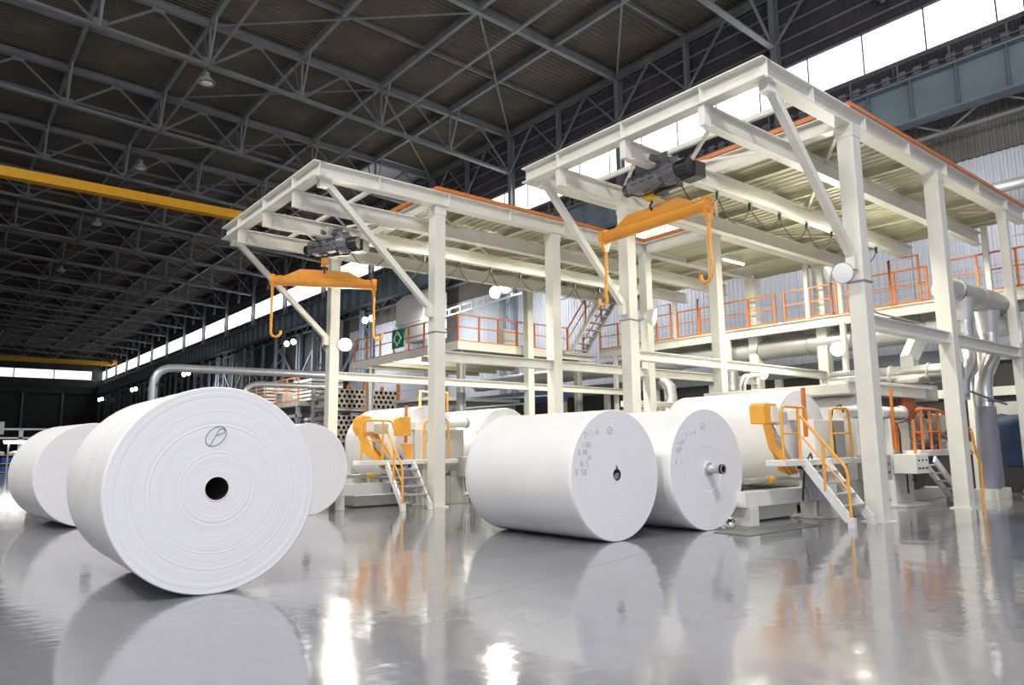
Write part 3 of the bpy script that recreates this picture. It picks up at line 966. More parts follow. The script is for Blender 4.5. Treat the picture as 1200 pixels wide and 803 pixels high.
    bx(14.35, 8.1, 1.98, 14.60, 11.6, 2.2, 'tie_beam')
    MB().cyl(at(12.0, 8.0, .80), at(14.1, 8.0, .80), .05, n=12).build('shaft', 'duct_grey', T)
    MB().cyl(at(12.85, 8.0, .80), at(13.0, 8.0, .80), .08, n=14).build('shaft_collar', 'yellow', T)
    # platform and control cabinets
    bx(12.25, 7.25, 1.08, 15.75, 7.65, 1.19, 'platform', 'white_paint')
    bx(14.15, 7.45, .0, 14.45, 7.7, 1.08, 'platform_post')
    cab = bx(15.15, 6.95, .72, 15.85, 7.35, 1.24, 'control_box', 'mid_grey', .012)
    for k in range(4):
        MB().cyl(at(15.25 + .15 * k, 6.94, 1.05), at(15.25 + .15 * k, 6.96, 1.05), .025, n=8).build('button', 'dark_metal', cab)
        MB().box(*at(15.22 + .15 * k, 6.94, .86), *at(15.30 + .15 * k, 6.96, .90)).build('button_plate', 'dark_metal', cab)
    bx(15.0, 7.4, .0, 15.6, 7.75, .72, 'pedestal', 'machine_grey')
    MB().cyl(at(15.3, 7.1, .25), at(15.3, 7.1, .72), .09, n=12).build('pedestal_pipe', 'white_paint', T)
    b = MB()
    for k in range(6):
        b.tube([at(15.2 + .08 * k, 7.05, .72), at(15.15 + .1 * k, 6.95, .5 - .04 * k), at(15.3 + .05 * k, 7.1, .22)], .014, 5)
    b.build('hose_bundle', 'rubber', T)
    MB().cyl(at(14.95, 7.5, 2.13), at(15.55, 7.5, 2.16), .12, n=18).build('air_shaft', 'cream', T)
    b = MB().lathe(at(15.55, 7.5, 2.16), (1, 0, .05), [(0, .001), (0, .15), (.06, .15), (.06, .05), (.1, .05), (.1, .001)], 18)
    b.build('shaft_flange', 'mid_grey', T)
    b = MB().tube([at(14.6, 7.55, 1.95), at(14.62, 7.5, 2.2), at(14.85, 7.45, 2.28), at(14.98, 7.45, 2.1)], .018, 6)
    b.tube([at(14.6, 7.55, 1.95), at(14.6, 7.5, 1.5), at(14.5, 7.45, 1.2)], .018, 6)
    b.build('cable', 'rubber', T)
    # orange guard rails on the platform
    r = .028
    y = 7.3
    b = MB()
    b.tube([at(12.30, y, 1.19)] + arc(at(12.30, y, 2.02), at(12.30, y, 2.17), at(12.45, y, 2.18)) + arc(at(13.0, y, 2.18), at(13.17, y, 2.18), at(13.19, y, 2.0)) + [at(13.2, y, 1.95)], r)
    b.build('guard_rail', 'amber', T)
    MB().tube([at(12.88, y, 1.19), at(12.88, y, 2.18)], r).build('rail_post', 'amber', T)
    MB().tube([at(12.30, y, 1.68), at(12.88, y, 1.68)], .018).build('mid_rail', 'amber', T)
    b = MB()
    b.tube([at(14.10, y, 1.19)] + arc(at(14.10, y, 2.02), at(14.10, y, 2.18), at(14.25, y, 2.19)) + arc(at(14.70, y, 2.20), at(14.83, y, 2.2), at(14.85, y, 2.05)) + [at(14.9, y, 1.19)], r)
    b.build('guard_rail', 'amber', T)
    MB().tube([at(14.12, y, 1.68), at(14.88, y, 1.69)], .018).build('mid_rail', 'amber', T)
    MB().box(*at(13.72, 7.62, 1.62), *at(13.79, 7.68, 2.60)).build('gauge_post', 'rail_orange', T)
    # second stand (roll B) beyond: side frames and the long cream hood
    for yy in (7.85, 11.9):
        bx(16.35, yy, 0, 16.75, yy + .3, 2.0, 'side_frame', 'cream')
        bx(17.4, yy, 0, 17.6, yy + .3, 2.05, 'side_frame', 'cream')
        bx(16.4, yy + .02, .42, 17.5, yy + .28, .66, 'base_beam', 'cream')
        bx(16.8, yy + .02, 1.05, 17.4, yy + .2, 1.5, 'side_panel', 'machine_grey')
    bx(15.9, 8.2, 0.08, 17.5, 11.8, .34, 'floor_pan', 'machine_grey')
    bx(15.75, 8.5, .60, 16.1, 11.8, 1.0, 'web_guide', 'cream')
    for k in range(3):
        MB().cyl(at(16.1 + .35 * k, 8.2, .62 + .2 * (k % 2)), at(16.1 + .35 * k, 11.8, .62 + .2 * (k % 2)), .12, n=18).build('guide_roller', 'duct_grey', T)
    # stairs
    S = thing('steel_stairs', (13.3 + dx, 6.5 + dy, 0), stair_label, 'stairs', 'short white stairs at the machines')
    xa, xb = 12.98, 13.75
    for x in (xa, xb):
        MB().bar(at(x, 7.28, 1.12), at(x, 6.50, .12), .05, .16).build('stringer', 'white_paint', S)
        MB().box(*at(x - .05, 6.40, 0), *at(x + .05, 6.52, .17)).build('stringer_foot', 'white_paint', S)
    for k in range(4):
        t = (k + .6) / 4.6
        MB().box(*at(xa, 7.22 - .72 * t - .10, 1.08 - .92 * t - .015), *at(xb, 7.22 - .72 * t + .12, 1.08 - .92 * t + .015)).build('step', 'mid_grey', S)
    for x in (xa - .01,):
        q = MB().tube([at(x, 7.30, 2.0)] + [at(x, 6.55, 1.12)] + arc(at(x, 6.52, 1.08), at(x, 6.48, 1.02), at(x, 6.47, .9)) + [at(x, 6.46, .14)], r)
        q.build('handrail', 'amber', S)
        MB().tube([at(x, 6.9, .62), at(x, 6.9, 1.52)], r).build('rail_post', 'amber', S)
        MB().tube([at(x, 7.30, 1.62), at(x, 6.50, .68)], .018).build('mid_rail', 'amber', S)
    for (n, x, yy, lab) in ((1, 14.9, 8.38, rollA), (2, 17.6, 8.30, rollB)):
        RR = paper_roll(x + dx, yy + dy, 90, 1.05, 3.0, lab, .10, .001, seed=20 + n + int(abs(dx)), z0=.56)
        RR['group'] = 'white rolls mounted in the machines'
    return T
machine(0, 0, 'nearer cream unwinding machine at right, orange swing arms before a raised white roll', 'short white stairs with orange rails beside the thick near column at right',
        'white roll raised in the nearer machine, just behind its orange swing arms', 'farther white roll of the nearer machine, mostly behind the thick column')
machine(-3.9, 8.95, 'farther unwinding machine left of the slim cream column, rounded orange arm heads', 'short white stairs with orange rails left of the slim cream column',
        'white roll in the farther machine, behind its orange arms', 'farther machine\'s second white roll, seen above the middle floor roll')

# machine line that follows at the right edge: slitter with pipes, rails and a stair
T = thing('slitter_machine', (18.6, 8.2, 0), 'tall cream and grey machine between the two right-hand columns, full of pipes and orange rails', 'machine')
def bx(x0, y0, z0, x1, y1, z1, n, m='cream', bevel=.01):
    return MB().box(x0, y0, z0, x1, y1, z1).build(n, m, T, bevel=bevel)
bx(18.55, 7.75, 0, 19.55, 7.95, 2.02, 'side_panel', 'machine_grey')
bx(18.45, 7.72, 0, 18.55, 8.0, 2.05, 'panel_edge', 'cream')
bx(18.5, 11.6, 0, 19.6, 11.9, 2.05, 'side_panel', 'machine_grey')
bx(18.35, 7.45, 0, 19.7, 8.1, .06, 'plinth', 'machine_grey')
MB().cyl((18.3, 7.9, 2.2), (19.45, 7.9, 2.2), .14, n=20).build('roller', 'cream', T)
b = MB().lathe((19.45, 7.9, 2.2), (1, 0, 0), [(0, .001), (0, .19), (.07, .19), (.07, .07), (.12, .07), (.12, .001)], 18)
b.build('roller_flange', 'lilac_grey', T)
q = bx(18.31, 7.15, .78, 19.0, 7.65, 1.22, 'control_box', 'cream')
for k in range(3):
    MB().cyl((18.45 + .2 * k, 7.13, 1.08), (18.45 + .2 * k, 7.16, 1.08), .025, n=8).build('button', 'dark_metal', q)
    MB().box(18.40 + .2 * k, 7.13, .88, 18.50 + .2 * k, 7.16, .92).build('button_plate', 'dark_metal', q)
bx(18.95, 7.3, 1.16, 22.2, 7.7, 1.30, 'platform', 'white_paint')
for x in (18.82, 19.28, 19.78, 20.28):
    MB().tube([(x, 7.35, 1.2), (x, 7.35, 2.26 if x > 19 else 2.02)], .035).build('rail_post', 'rail_orange', T)
MB().tube([(19.05, 7.35, 2.25)] + arc((19.2, 7.35, 2.27), (20.28, 7.35, 2.3), (20.45, 7.3, 2.2)) + [(21.6, 7.1, 1.78)], .035).build('guard_rail', 'rail_orange', T)
MB().tube([(18.82, 7.35, 1.72), (20.28, 7.35, 1.74), (21.6, 7.1, 1.2)], .02).build('mid_rail', 'rail_orange', T)
for x in (18.6, 18.74):
    MB().box(x, 7.68, 1.3, x + .05, 7.74, 2.75 if x < 18.7 else 1.95).build('gauge_post', 'rail_orange', T)
MB().lathe((20.6, 8.1, 2.42), (0, 1, 0), [(0, .001), (-.02, .12), (0, .15), (.0, .36), (.06, .40), (.14, .40), (.14, .001)], 28).build('brake_disc', 'rust', T)
bx(19.9, 8.5, 2.3, 20.8, 9.6, 2.95, 'gear_housing', 'hoist_grey')
bx(19.7, 8.9, 1.2, 22.4, 9.2, 2.3, 'valve_panel', 'dark_metal')
bx(20.0, 8.4, .3, 21.8, 11.0, 1.1, 'drive_cabinet', 'dark_metal')
bx(18.6, 8.2, .0, 22.6, 11.4, .28, 'bed_frame', 'machine_grey')
bx(19.7, 11.5, 0, 23.2, 11.9, 2.4, 'side_panel', 'cream')
bx(17.2, 8.0, 2.62, 21.4, 12.0, 2.86, 'hood_beam', 'cream')
bx(17.0, 7.9, 2.86, 21.6, 8.05, 2.93, 'hood_edge', 'white_paint')
bx(20.9, 8.05, 2.6, 22.3, 9.3, 3.0, 'hood_end', 'mid_grey')
MB().cyl((21.9, 8.2, .95), (21.9, 8.2, 1.35), .22, n=18).build('pump_body', 'paint_blue', T)
MB().cyl((22.3, 8.0, 2.0), (22.3, 8.6, 2.0), .26, n=18).build('motor', 'machine_grey', T)
MB().cyl((22.2, 8.0, 1.35), (22.2, 8.6, 1.35), .22, n=18).build('motor', 'mid_grey', T)
rnd = random.Random(3)
for k in range(26):
    x = 19.6 + 2.6 * rnd.random()
    z = .7 + 1.5 * rnd.random()
    y = 8.0 + .5 * rnd.random()
    q = [(x, y, z)]
    for j in range(3):
        ax = rnd.choice((0, 2, 1))
        p = list(q[-1])
        p[ax] += rnd.choice((-1, 1)) * rnd.uniform(.2, .6)
        p[1] = max(7.85, p[1])
        p[2] = max(.3, min(2.5, p[2]))
        q.append(tuple(p))
    MB().tube(q, rnd.choice((.018, .03, .045)), 7).build('pipe', rnd.choice(('pipe_galv', 'rubber', 'cream', 'rust', 'mid_grey')), T)
for k in range(8):
    x, z = 19.85 + 2.4 * rnd.random(), .9 + 1.3 * rnd.random()
    MB().lathe((x, 7.95, z), (0, -1, 0), [(0, .001), (0, .07), (.05, .08), (.06, .05), (.1, .05), (.1, .001)], 12).build('valve', rnd.choice(('duct_grey', 'white_paint', 'rust', 'dark_metal')), T)
MB().tube([(18.75, 7.70, 1.95), (18.8, 7.66, 1.7), (18.78, 7.66, 1.1), (18.9, 7.62, .8), (18.85, 7.6, .3)], .022, 6).build('hose', 'rubber', T)
MB().tube([(18.9, 7.70, 1.95), (19.2, 7.66, 2.0), (19.4, 7.68, 1.95)], .015, 6).build('hose', 'rubber', T)
MB().tube([(18.9, 7.5, .8), (19.1, 7.5, .55), (19.5, 7.75, .6)], .02, 6).build('hose', 'rubber', T)
T.location.x -= .78
S = thing('steel_stairs', (20.2, 7.0, 0), 'white stairs just left of the second right-hand column, climbing to the slitter platform', 'stairs', 'short white stairs at the machines')
for y in (6.98, 7.26):
    MB().bar((18.6, y, 1.1), (20.2, y, .06), .05, .15).build('stringer', 'white_paint', S)
for k in range(5):
    t = (k + .7) / 5.4
    MB().box(18.6 + 1.6 * t - .12, 6.98, 1.08 - 1.04 * t, 18.6 + 1.6 * t + .10, 7.26, 1.08 - 1.04 * t + .03).build('step', 'mid_grey', S)
S_RAIL = MB().tube([(20.75, 6.9, 1.75), (20.85, 6.9, 1.4), (20.95, 6.9, 1.2), (21.15, 6.9, .95), (21.1, 6.9, .0)], .035).build('handrail', 'amber', S)
S.location.x -= .5

# ------------------------------------------------------------------ floor plates
tag(MB().box(10.65, 7.02, .003, 13.0, 7.72, .012).build('floor_plate', 'mat_green'), 'dull green steel plate on the floor right of the shafted roll', 'floor plate', 'green floor plates')
tag(MB().box(7.9, 17.3, .003, 10.2, 17.9, .012).build('floor_plate', 'mat_green'), 'dull green steel plate on the floor before the farther machine', 'floor plate', 'green floor plates')

# ------------------------------------------------------------------ walkways, platform, stairs
def railing(T, pts, z, h, sp, mat='rail_orange', first=0, pw=.06):
    for a, b in zip(pts, pts[1:]):
        a3, b3 = V(*a, z), V(*b, z)
        MB().bar(a3 + V(0, 0, h), b3 + V(0, 0, h), .05, .05).build('top_rail', mat, T)
        MB().bar(a3 + V(0, 0, h * .55), b3 + V(0, 0, h * .55), .035, .04).build('mid_rail', mat, T)
        MB().bar(a3 + V(0, 0, .04), b3 + V(0, 0, .04), .02, .06).build('toe_board', mat, T)
        n = max(1, int(round((b3 - a3).length / sp)))
        for k in range(first, n + 1):
            p = a3 + (b3 - a3) * (k / n)
            MB().box(p.x - pw / 2, p.y - pw / 2, z, p.x + pw / 2, p.y + pw / 2, z + h).build('railing_post', mat, T)
T = thing('wall_walkway', (24.3, 3, 5.6), 'cream walkway with orange railing along the pale wall at right', 'walkway')
WZ = 5.9
MB().box(24.3, 2.5, WZ - .06, 26.6, 23.5, WZ).build('walkway_floor', 'cream', T)
MB().ibeam((24.35, 2.5, WZ - .2), (24.35, 23.5, WZ - .2), .18, .34, .02, .014).build('edge_beam', 'cream', T)
MB().ibeam((26.5, 2.5, WZ - .2), (26.5, 23.5, WZ - .2), .18, .34).build('edge_beam', 'cream', T)
for k in range(15):
    MB().ibeam((24.35, 3 + 1.45 * k, WZ - .15), (26.5, 3 + 1.45 * k, WZ - .15), .10, .16).build('joist', 'cream', T)
railing(T, [(24.3, 2.6), (24.3, 8.7)], WZ, 1.15, 1.1)
railing(T, [(24.3, 9.1), (24.3, 14.0)], WZ, 1.1, 1.0)
railing(T, [(24.3, 14.4), (24.3, 23.4)], WZ, 1.1, 1.15)
for (y0, y1) in ((5.6, 6.8), (9.3, 10.2), (11.6, 12.2), (16.6, 17.8), (19.2, 20.0)):
    MB().tube([(24.25, y0, WZ), (24.25, y0, WZ + 1.5), (24.25, y1, WZ + 1.5), (24.25, y1, WZ)], .04, 8).build('gate_hoop', 'rail_orange', T)
for y in (4.6, 7.4, 11.9, 13.1, 19.0):
    MB().box(24.24, y - .07, WZ, 24.38, y + .07, 7.9).build('hanger_post', 'cream', T)
for y in (4.6, 8.2, 11.9, 16.5, 22.5):
    MB().box(24.24, y - .08, 0, 24.40, y + .08, WZ - .3).build('support_post', 'cream', T)
for k in range(3):
    wv = MB()
    wv.bar((24.5, 2.6, WZ + .3 + .25 * k), (24.5, 23.4, WZ + .3 + .25 * k), .012, .012)
    wv.build('guard_wire', 'steel_blue', T)

T = thing('raised_platform', (15.6, 22.5, 5.3), 'raised platform with orange railing behind the slim columns, green cross sign on its rail', 'platform')
PZ = 5.5
MB().box(15.6, 22.5, PZ - .30, 15.75, 31.2, PZ + .02).build('edge_channel', 'cream', T)
MB().box(15.75, 22.5, PZ - .30, 22.8, 22.65, PZ + .02).build('edge_channel', 'cream', T)
MB().box(15.75, 22.65, PZ - .08, 22.8, 31.2, PZ).build('platform_floor', 'deck_paint', T)
for k in range(6):
    MB().ibeam((15.75, 23.4 + 1.5 * k, PZ - .18), (22.8, 23.4 + 1.5 * k, PZ - .18), .12, .2).build('joist', 'deck_paint', T)
railing(T, [(15.65, 31.1), (15.65, 22.55)], PZ, 1.05, 1.3)
railing(T, [(15.70, 22.55), (21.4, 22.55)], PZ, 1.05, .96, first=1)
for x, y in ((16.2, 30.6), (15.95, 22.8), (20.4, 30.6), (22.4, 23.0)):
    MB().ibeam((x, y, 0), (x, y, PZ - .3), .25, .25, .02, .015, up=(1, 0, 0)).build('support_column', 'mid_grey', T)
S = thing('steel_stairs', (22.1, 22.5, 5.5), 'steep grey stair with orange rails from the raised platform up to the deck', 'stairs')
for x in (21.62, 22.5):
    MB().bar((x, 22.7, PZ - .05), (x, 20.4, 7.95), .06, .22).build('stringer', 'white_paint' if x < 22 else 'mid_grey', S)
for k in range(9):
    t = (k + .5) / 9
    MB().box(21.62, 22.7 - 2.3 * t - .12, PZ + 2.4 * t - .02, 22.5, 22.7 - 2.3 * t + .13, PZ + 2.4 * t + .015).build('step', 'mid_grey', S)
for x in (21.58, 22.54):
    MB().bar((x, 22.8, PZ + 1.0), (x, 20.9, PZ + 2.9), .05, .05).build('handrail', 'rail_orange', S)
    MB().bar((x, 22.8, PZ + .55), (x, 20.7, PZ + 2.6), .035, .035).build('mid_rail', 'rail_orange', S)
    for y, z0 in ((22.75, 0), (21.6, 1.1)):
        MB().box(x - .03, y - .03, PZ + z0, x + .03, y + .03, PZ + z0 + 1.05).build('rail_post', 'rail_orange', S)
MB().box(21.0, 22.3, PZ - .14, 22.9, 22.9, PZ - .02).build('landing', 'mid_grey', S)
# green cross sign hung on the railing (two white outlined crosses, one in the other)
T = thing('first_aid_sign', (15.55, 27, 5.6), 'square green sign with a white outlined cross, on the platform railing', 'sign')
MB().box(15.50, 26.40, 5.72, 15.54, 27.35, 6.52).build('sign_board', 'green_sign', T)
def cross(b, w, a, d, t):
    # outline of a plus sign: arm half-width a, reach w
    P = [(-a, w), (a, w), (a, a), (w, a), (w, -a), (a, -a), (a, -w), (-a, -w), (-a, -a), (-w, -a), (-w, a), (-a, a)]
    for (p, q) in zip(P, P[1:] + P[:1]):
        e = t / 2
        x0, x1, y0, y1 = min(p[0], q[0]) - e, max(p[0], q[0]) + e, min(p[1], q[1]) - e, max(p[1], q[1]) + e
        b.box(15.49 - d, 26.875 + x0, 6.12 + y0, 15.50, 26.875 + x1, 6.12 + y1)
b = MB()
cross(b, .285, .105, .0, .095)
b.build('cross_outline', 'sign_white', T)
for y in (26.6, 27.2):
    MB().box(15.53, y - .03, 6.38, 15.70, y + .03, 6.58).build('sign_hook', 'mid_grey', T)
tag(MB().box(18.5, 23.3, PZ, 19.1, 23.7, PZ + .85).build('notice_board', 'white_paint', None, bevel=.02), 'white cabinet standing on the raised platform behind the orange railing', 'cabinet')

# ------------------------------------------------------------------ ducts and pipes
def banded(b, pts, r, every, n=20):
    b.tube(pts, r, n)
T = thing('air_duct', (24.9, 9, 4.9), 'long round silver air duct running under the wall walkway', 'duct')
MB().tube([(24.95, 9.0, 5.03), (24.95, 34, 5.03)], .36, 24).build('duct_run', 'duct_grey', T)
for k in range(13):
    y = 9.4 + 2 * k
    MB().cyl((24.95, y, 5.03), (24.95, y + .06, 5.03), .385, n=24).build('duct_flange', 'duct_metal', T)
T = thing('duct_manifold', (21, 7.2, 5.5), 'bent silver duct with two drop legs behind the second right-hand column', 'duct')
c = [(20.75, 7.45, 5.56), (21.0, 7.35, 5.52), (22.6, 6.95, 5.32), (23.15, 6.85, 5.22)]
c += arc((23.15, 6.85, 5.22), (23.7, 6.7, 5.1), (23.65, 7.0, 4.72)) + [(23.4, 7.5, 4.6)]
MB().tube(c, .30, 24).build('duct_run', 'duct_grey', T)
for p, q in (((21.2, 7.29, 5.50), (21.3, 7.27, 5.48)), ((22.1, 7.07, 5.38), (22.2, 7.05, 5.37)), ((23.1, 6.86, 5.23), (23.2, 6.84, 5.2))):
    MB().cyl(p, q, .315, n=24).build('duct_flange', 'duct_metal', T)
def drop(x, y, zt, pts_low, lag_from, r=.23):
    MB().cyl((x, y, zt + .75), (x, y, zt + .15), r + .10, r, n=20).build('reducer', 'duct_grey', T)
    MB().tube([(x, y, zt + .15)] + pts_low, r, 20).build('drop_leg', 'duct_metal', T)
    for z in (zt + .12, zt - .18):
        MB().cyl((x, y, z), (x, y, z - .05), r + .018, n=20).build('duct_flange', 'duct_metal', T)
drop(21.5, 7.25, 4.55, [(21.5, 7.25, 3.75), (21.35, 7.2, 3.4), (21.0, 7.3, 3.05), (20.9, 7.3, 2.6)], 0)
drop(22.7, 7.05, 4.3, [(22.7, 7.05, 3.9), (22.6, 7.05, 3.65), (22.15, 7.1, 3.25), (22.05, 7.12, 2.9), (22.05, 7.12, 2.35)], 0, .21)
MB().tube([(22.05, 7.12, 2.4), (21.95, 7.15, .2)], .25, 20).build('lagged_leg', 'duct_lag', T)
MB().tube([(22.95, 7.35, 4.2), (22.95, 7.35, 1.9)], .16, 20).build('drop_leg', 'duct_metal', T)
MB().tube([(22.95, 7.35, 1.95), (22.95, 7.35, .2)], .21, 20).build('lagged_leg', 'duct_lag', T)
MB().box(21.5, 6.85, 0, 22.3, 7.4, .26).build('leg_socket', 'cream', T)
MB().box(22.6, 7.1, 0, 23.3, 7.65, .24).build('leg_socket', 'cream', T)
MB().tube([(20.6, 6.95, 2.75), (22.0, 6.85, 2.55), (23.3, 7.0, 2.5)], .03, 8).build('tie_rod', 'hoist_grey', T)
T = thing('exhaust_duct', (19.6, 8.6, 3.2), 'horizontal silver duct with a square branch, above the slitter behind the right-hand column', 'duct')
MB().tube([(20, 6.9, 3.24), (20, 10.2, 3.24)], .24, 20).build('duct_run', 'duct_metal', T)
for y in (7.6, 8.55):
    MB().cyl((20, y, 3.24), (20, y + .05, 3.24), .27, n=20).build('duct_flange', 'duct_grey', T)
b = MB()
b.section((20, 8.1, 3.4), (20, 8.1, 3.72), [(-.16, -.16), (.16, -.16), (.16, .16), (-.16, .16)])
b.section((20, 8.1, 3.66), (20.35, 7.9, 4.35), [(-.16, -.16), (.16, -.16), (.16, .16), (-.16, .16)])
b.build('square_branch', 'duct_grey', T)
MB().cyl((20, 8.1, 3.2), (20, 8.1, 3.5), .12, n=16).build('branch_collar', 'duct_metal', T)
for (nm, pts, lab) in (('bent_duct', [(21.6, 17.6, 3.9), (21.6, 17.3, 3.6), (21.3, 17.0, 3.1), (20.6, 16.6, 2.6), (20.4, 16.5, 2.2)], 'bent silver duct behind the two middle columns, dipping behind the floor rolls'),
                       ('bent_duct', [(21.6, 14.6, 4.0), (21.6, 14.6, 3.3), (21.4, 14.6, 2.9), (21.3, 14.6, 2.2)], 'short upright silver duct behind the raised white roll')):
    o = thing(nm, pts[-1], lab, 'duct')
    MB().box(pts[-1][0] - .3, pts[-1][1] - .3, 0, pts[-1][0] + .3, pts[-1][1] + .3, pts[-1][2] + .02).build('duct_base', 'machine_grey', o)
    MB().tube(pts, .24, 18).build('duct_run', 'duct_metal', o)
    p = Vector(pts[1])
    MB().cyl(p - V(0, 0, .03), p + V(0, 0, .03), .265, n=18).build('duct_flange', 'duct_grey', o)
T = thing('overhead_pipe', (27.5, 0, 10.6), 'thick pale pipe high on the corrugated wall at the right edge', 'pipe')
MB().tube([(29.2, -2, 10.45), (29.2, 11.6, 10.45)], .20, 16).build('pipe_run', 'duct_grey', T)
# thick bent conduits at left, in front of the laced columns
def conduit(pts, r, label):
    T = thing('bent_pipe', (pts[0][0], pts[0][1], 0), label, 'pipe', 'thick bent pipes at left')
    MB().tube(pts, r, 14).build('pipe_run', 'pipe_galv', T)
    return T
c = [(7.15, 32, 0), (7.15, 32, 4.1)] + arc((7.15, 32, 4.1), (7.15, 32, 4.9), (8.0, 32, 4.88)) + [(15.4, 32, 4.95)]
conduit(c, .17, 'thick bent pipe rising behind the nearest roll, the longer and higher of two').name = 'bent_pipe'
c = [(10.65, 31.5, 0), (10.65, 31.5, 3.7)] + arc((10.65, 31.5, 3.7), (10.65, 31.5, 4.33), (11.4, 31.5, 4.32)) + [(15.2, 31.5, 4.36)]
conduit(c, .13, 'thinner bent pipe below the longer one, left of the cream column')
# thin conduit pipes with couplings behind the raised roll
T = thing('conduit_pair', (18.2, 12.0, 2), 'pair of thin curved conduits between the far column and a small lamp', 'pipe')
for dx in (0, .22):
    MB().tube([(18.75 + dx, 12.4, 2.0), (18.75 + dx, 12.4, 3.1)] + arc((18.75 + dx, 12.4, 3.1), (18.75 + dx, 12.4, 3.5), (19.2 + dx, 12.4, 3.55)) + [(19.9, 12.4, 3.55)], .05, 10).build('conduit', 'pipe_galv', T)
    MB().cyl((18.75 + dx, 12.4, 2.7), (18.75 + dx, 12.4, 2.85), .07, n=10).build('coupling', 'white_paint', T)

# ------------------------------------------------------------------ lamps
LASTF = [None]
def flood(x, y, z, dx, dy, lit, label, s=1.0, power=0, bracket=True, dz=-.25):
    T = LASTF[0] = thing('floodlight', (x, y, z), label, 'lamp', 'floodlights')
    d = V(dx, dy, dz).normalized()
    c = V(x, y, z)
    b = MB().lathe(c - d * .16 * s, d, [(0, .001), (0, .07 * s), (.10 * s, .14 * s), (.20 * s, .19 * s), (.23 * s, .19 * s)], 20)
    b.build('reflector', 'white_paint', T)
    MB().lathe(c + d * .06 * s, d, [(0, .18 * s), (.012 * s, .14 * s), (.02 * s, .001)], 20).build('lens', 'lamp_glow' if lit else 'sign_white', T)
    if bracket:
        MB().bar(c - d * .14 * s, c - V(dx, dy, 0).normalized() * .30 * s + V(0, 0, -.12 * s), .05 * s, .03 * s).build('bracket', 'mid_grey', T)
    if power:
        l = bpy.data.lights.new('floodlight_bulb', 'SPOT')
        l.energy, l.spot_size, l.spot_blend, l.shadow_soft_size = power, math.radians(150), .6, .12
        l.color = (1.0, .95, .82)
        o = bpy.data.objects.new('floodlight_bulb', l)
        o.location = c + d * .14 * s
        o.rotation_euler = d.to_track_quat('-Z', 'Y').to_euler()
        COL.objects.link(o)
    return T
flood(10.62, 21.85, 4.9, -.4, -1, True, 'lit floodlight clamped to the far left cream column, glaring white', 1.15, 700)
flood(14.75, 12.30, 4.86, .5, -1, False, 'unlit white floodlight on the column right of the orange beam\'s hook', 1.3)
flood(13.72, 6.62, 4.78, -1, -.15, False, 'unlit white floodlight on the thick near column, front one of two', 1.1)
flood(13.80, 6.95, 4.82, -.6, .8, False, 'unlit white floodlight on the thick near column, rear one of two', .9)
flood(23.9, 11.95, 4.65, -.8, -.6, True, 'lit floodlight on a post left of the thick near column', 1.25, 900)
flood(19.95, 12.35, 3.6, -.6, -.8, True, 'small lit lamp low behind the raised white roll', .7, 250)
for k, (y, s) in enumerate(((55, 1.5), (72, 1.6), (110, 1.8), (143, 1.9), (174, 2.0))):
    for j in (0, 1):
        side = 'left' if j else 'right'
        order = ('nearest', 'second', 'third', 'fourth', 'farthest')[k]
        flood(28.9, y + (1.1 + .5 * k) * (j - .5) * 1.1, 12.4, -1, -.8, True, '%s lamp of the %s lit pair along the dark wall' % (side, order), s, 0)
        MB().bar((29.0, y + (1.1 + .5 * k) * (j - .5) * 1.1, 12.4), (29.12, y + (1.1 + .5 * k) * (j - .5) * 1.1, 12.5), .1, .1).build('wall_arm', 'mid_grey', LASTF[0])
flood(27.3, 35.2, 11.1, -1, -.5, True, 'lit double floodlight under the deck edge, left half', 2.0, 1500)
MB().bar((27.6, 35.2, 11.1), (29.12, 35.2, 11.2), .08, .08).build('bracket', 'mid_grey', LASTF[0])
flood(27.3, 34.2, 11.25, -1, -.5, True, 'lit double floodlight under the deck edge, right half', 2.0, 0)
MB().bar((27.6, 34.2, 11.25), (29.12, 34.2, 11.35), .08, .08).build('bracket', 'mid_grey', LASTF[0])
WLK = None
T = thing('tube_lamp', (23.6, 6.2, 4.5), 'tilted white strip lamp at the right edge below the duct bend', 'lamp')
MB().bar((23.75, 6.5, 4.66), (24.0, 6.3, 4.28), .14, .05).build('lamp_body', 'white_paint', T)
MB().tube([(23.70, 6.45, 4.64), (23.95, 6.25, 4.26)], .04, 8).build('tube', 'tube_glow', T)
T = thing('tube_lamp', (5.0, 63.5, 2.3), 'white strip lamp above the shelves at the far left', 'lamp')
MB().box(4.55, 63.6, 2.25, 6.3, 63.75, 2.35).build('lamp_body', 'white_paint', T)
MB().tube([(4.6, 63.55, 2.22), (6.25, 63.55, 2.22)], .09, 8).build('tube', 'tube_glow', T)
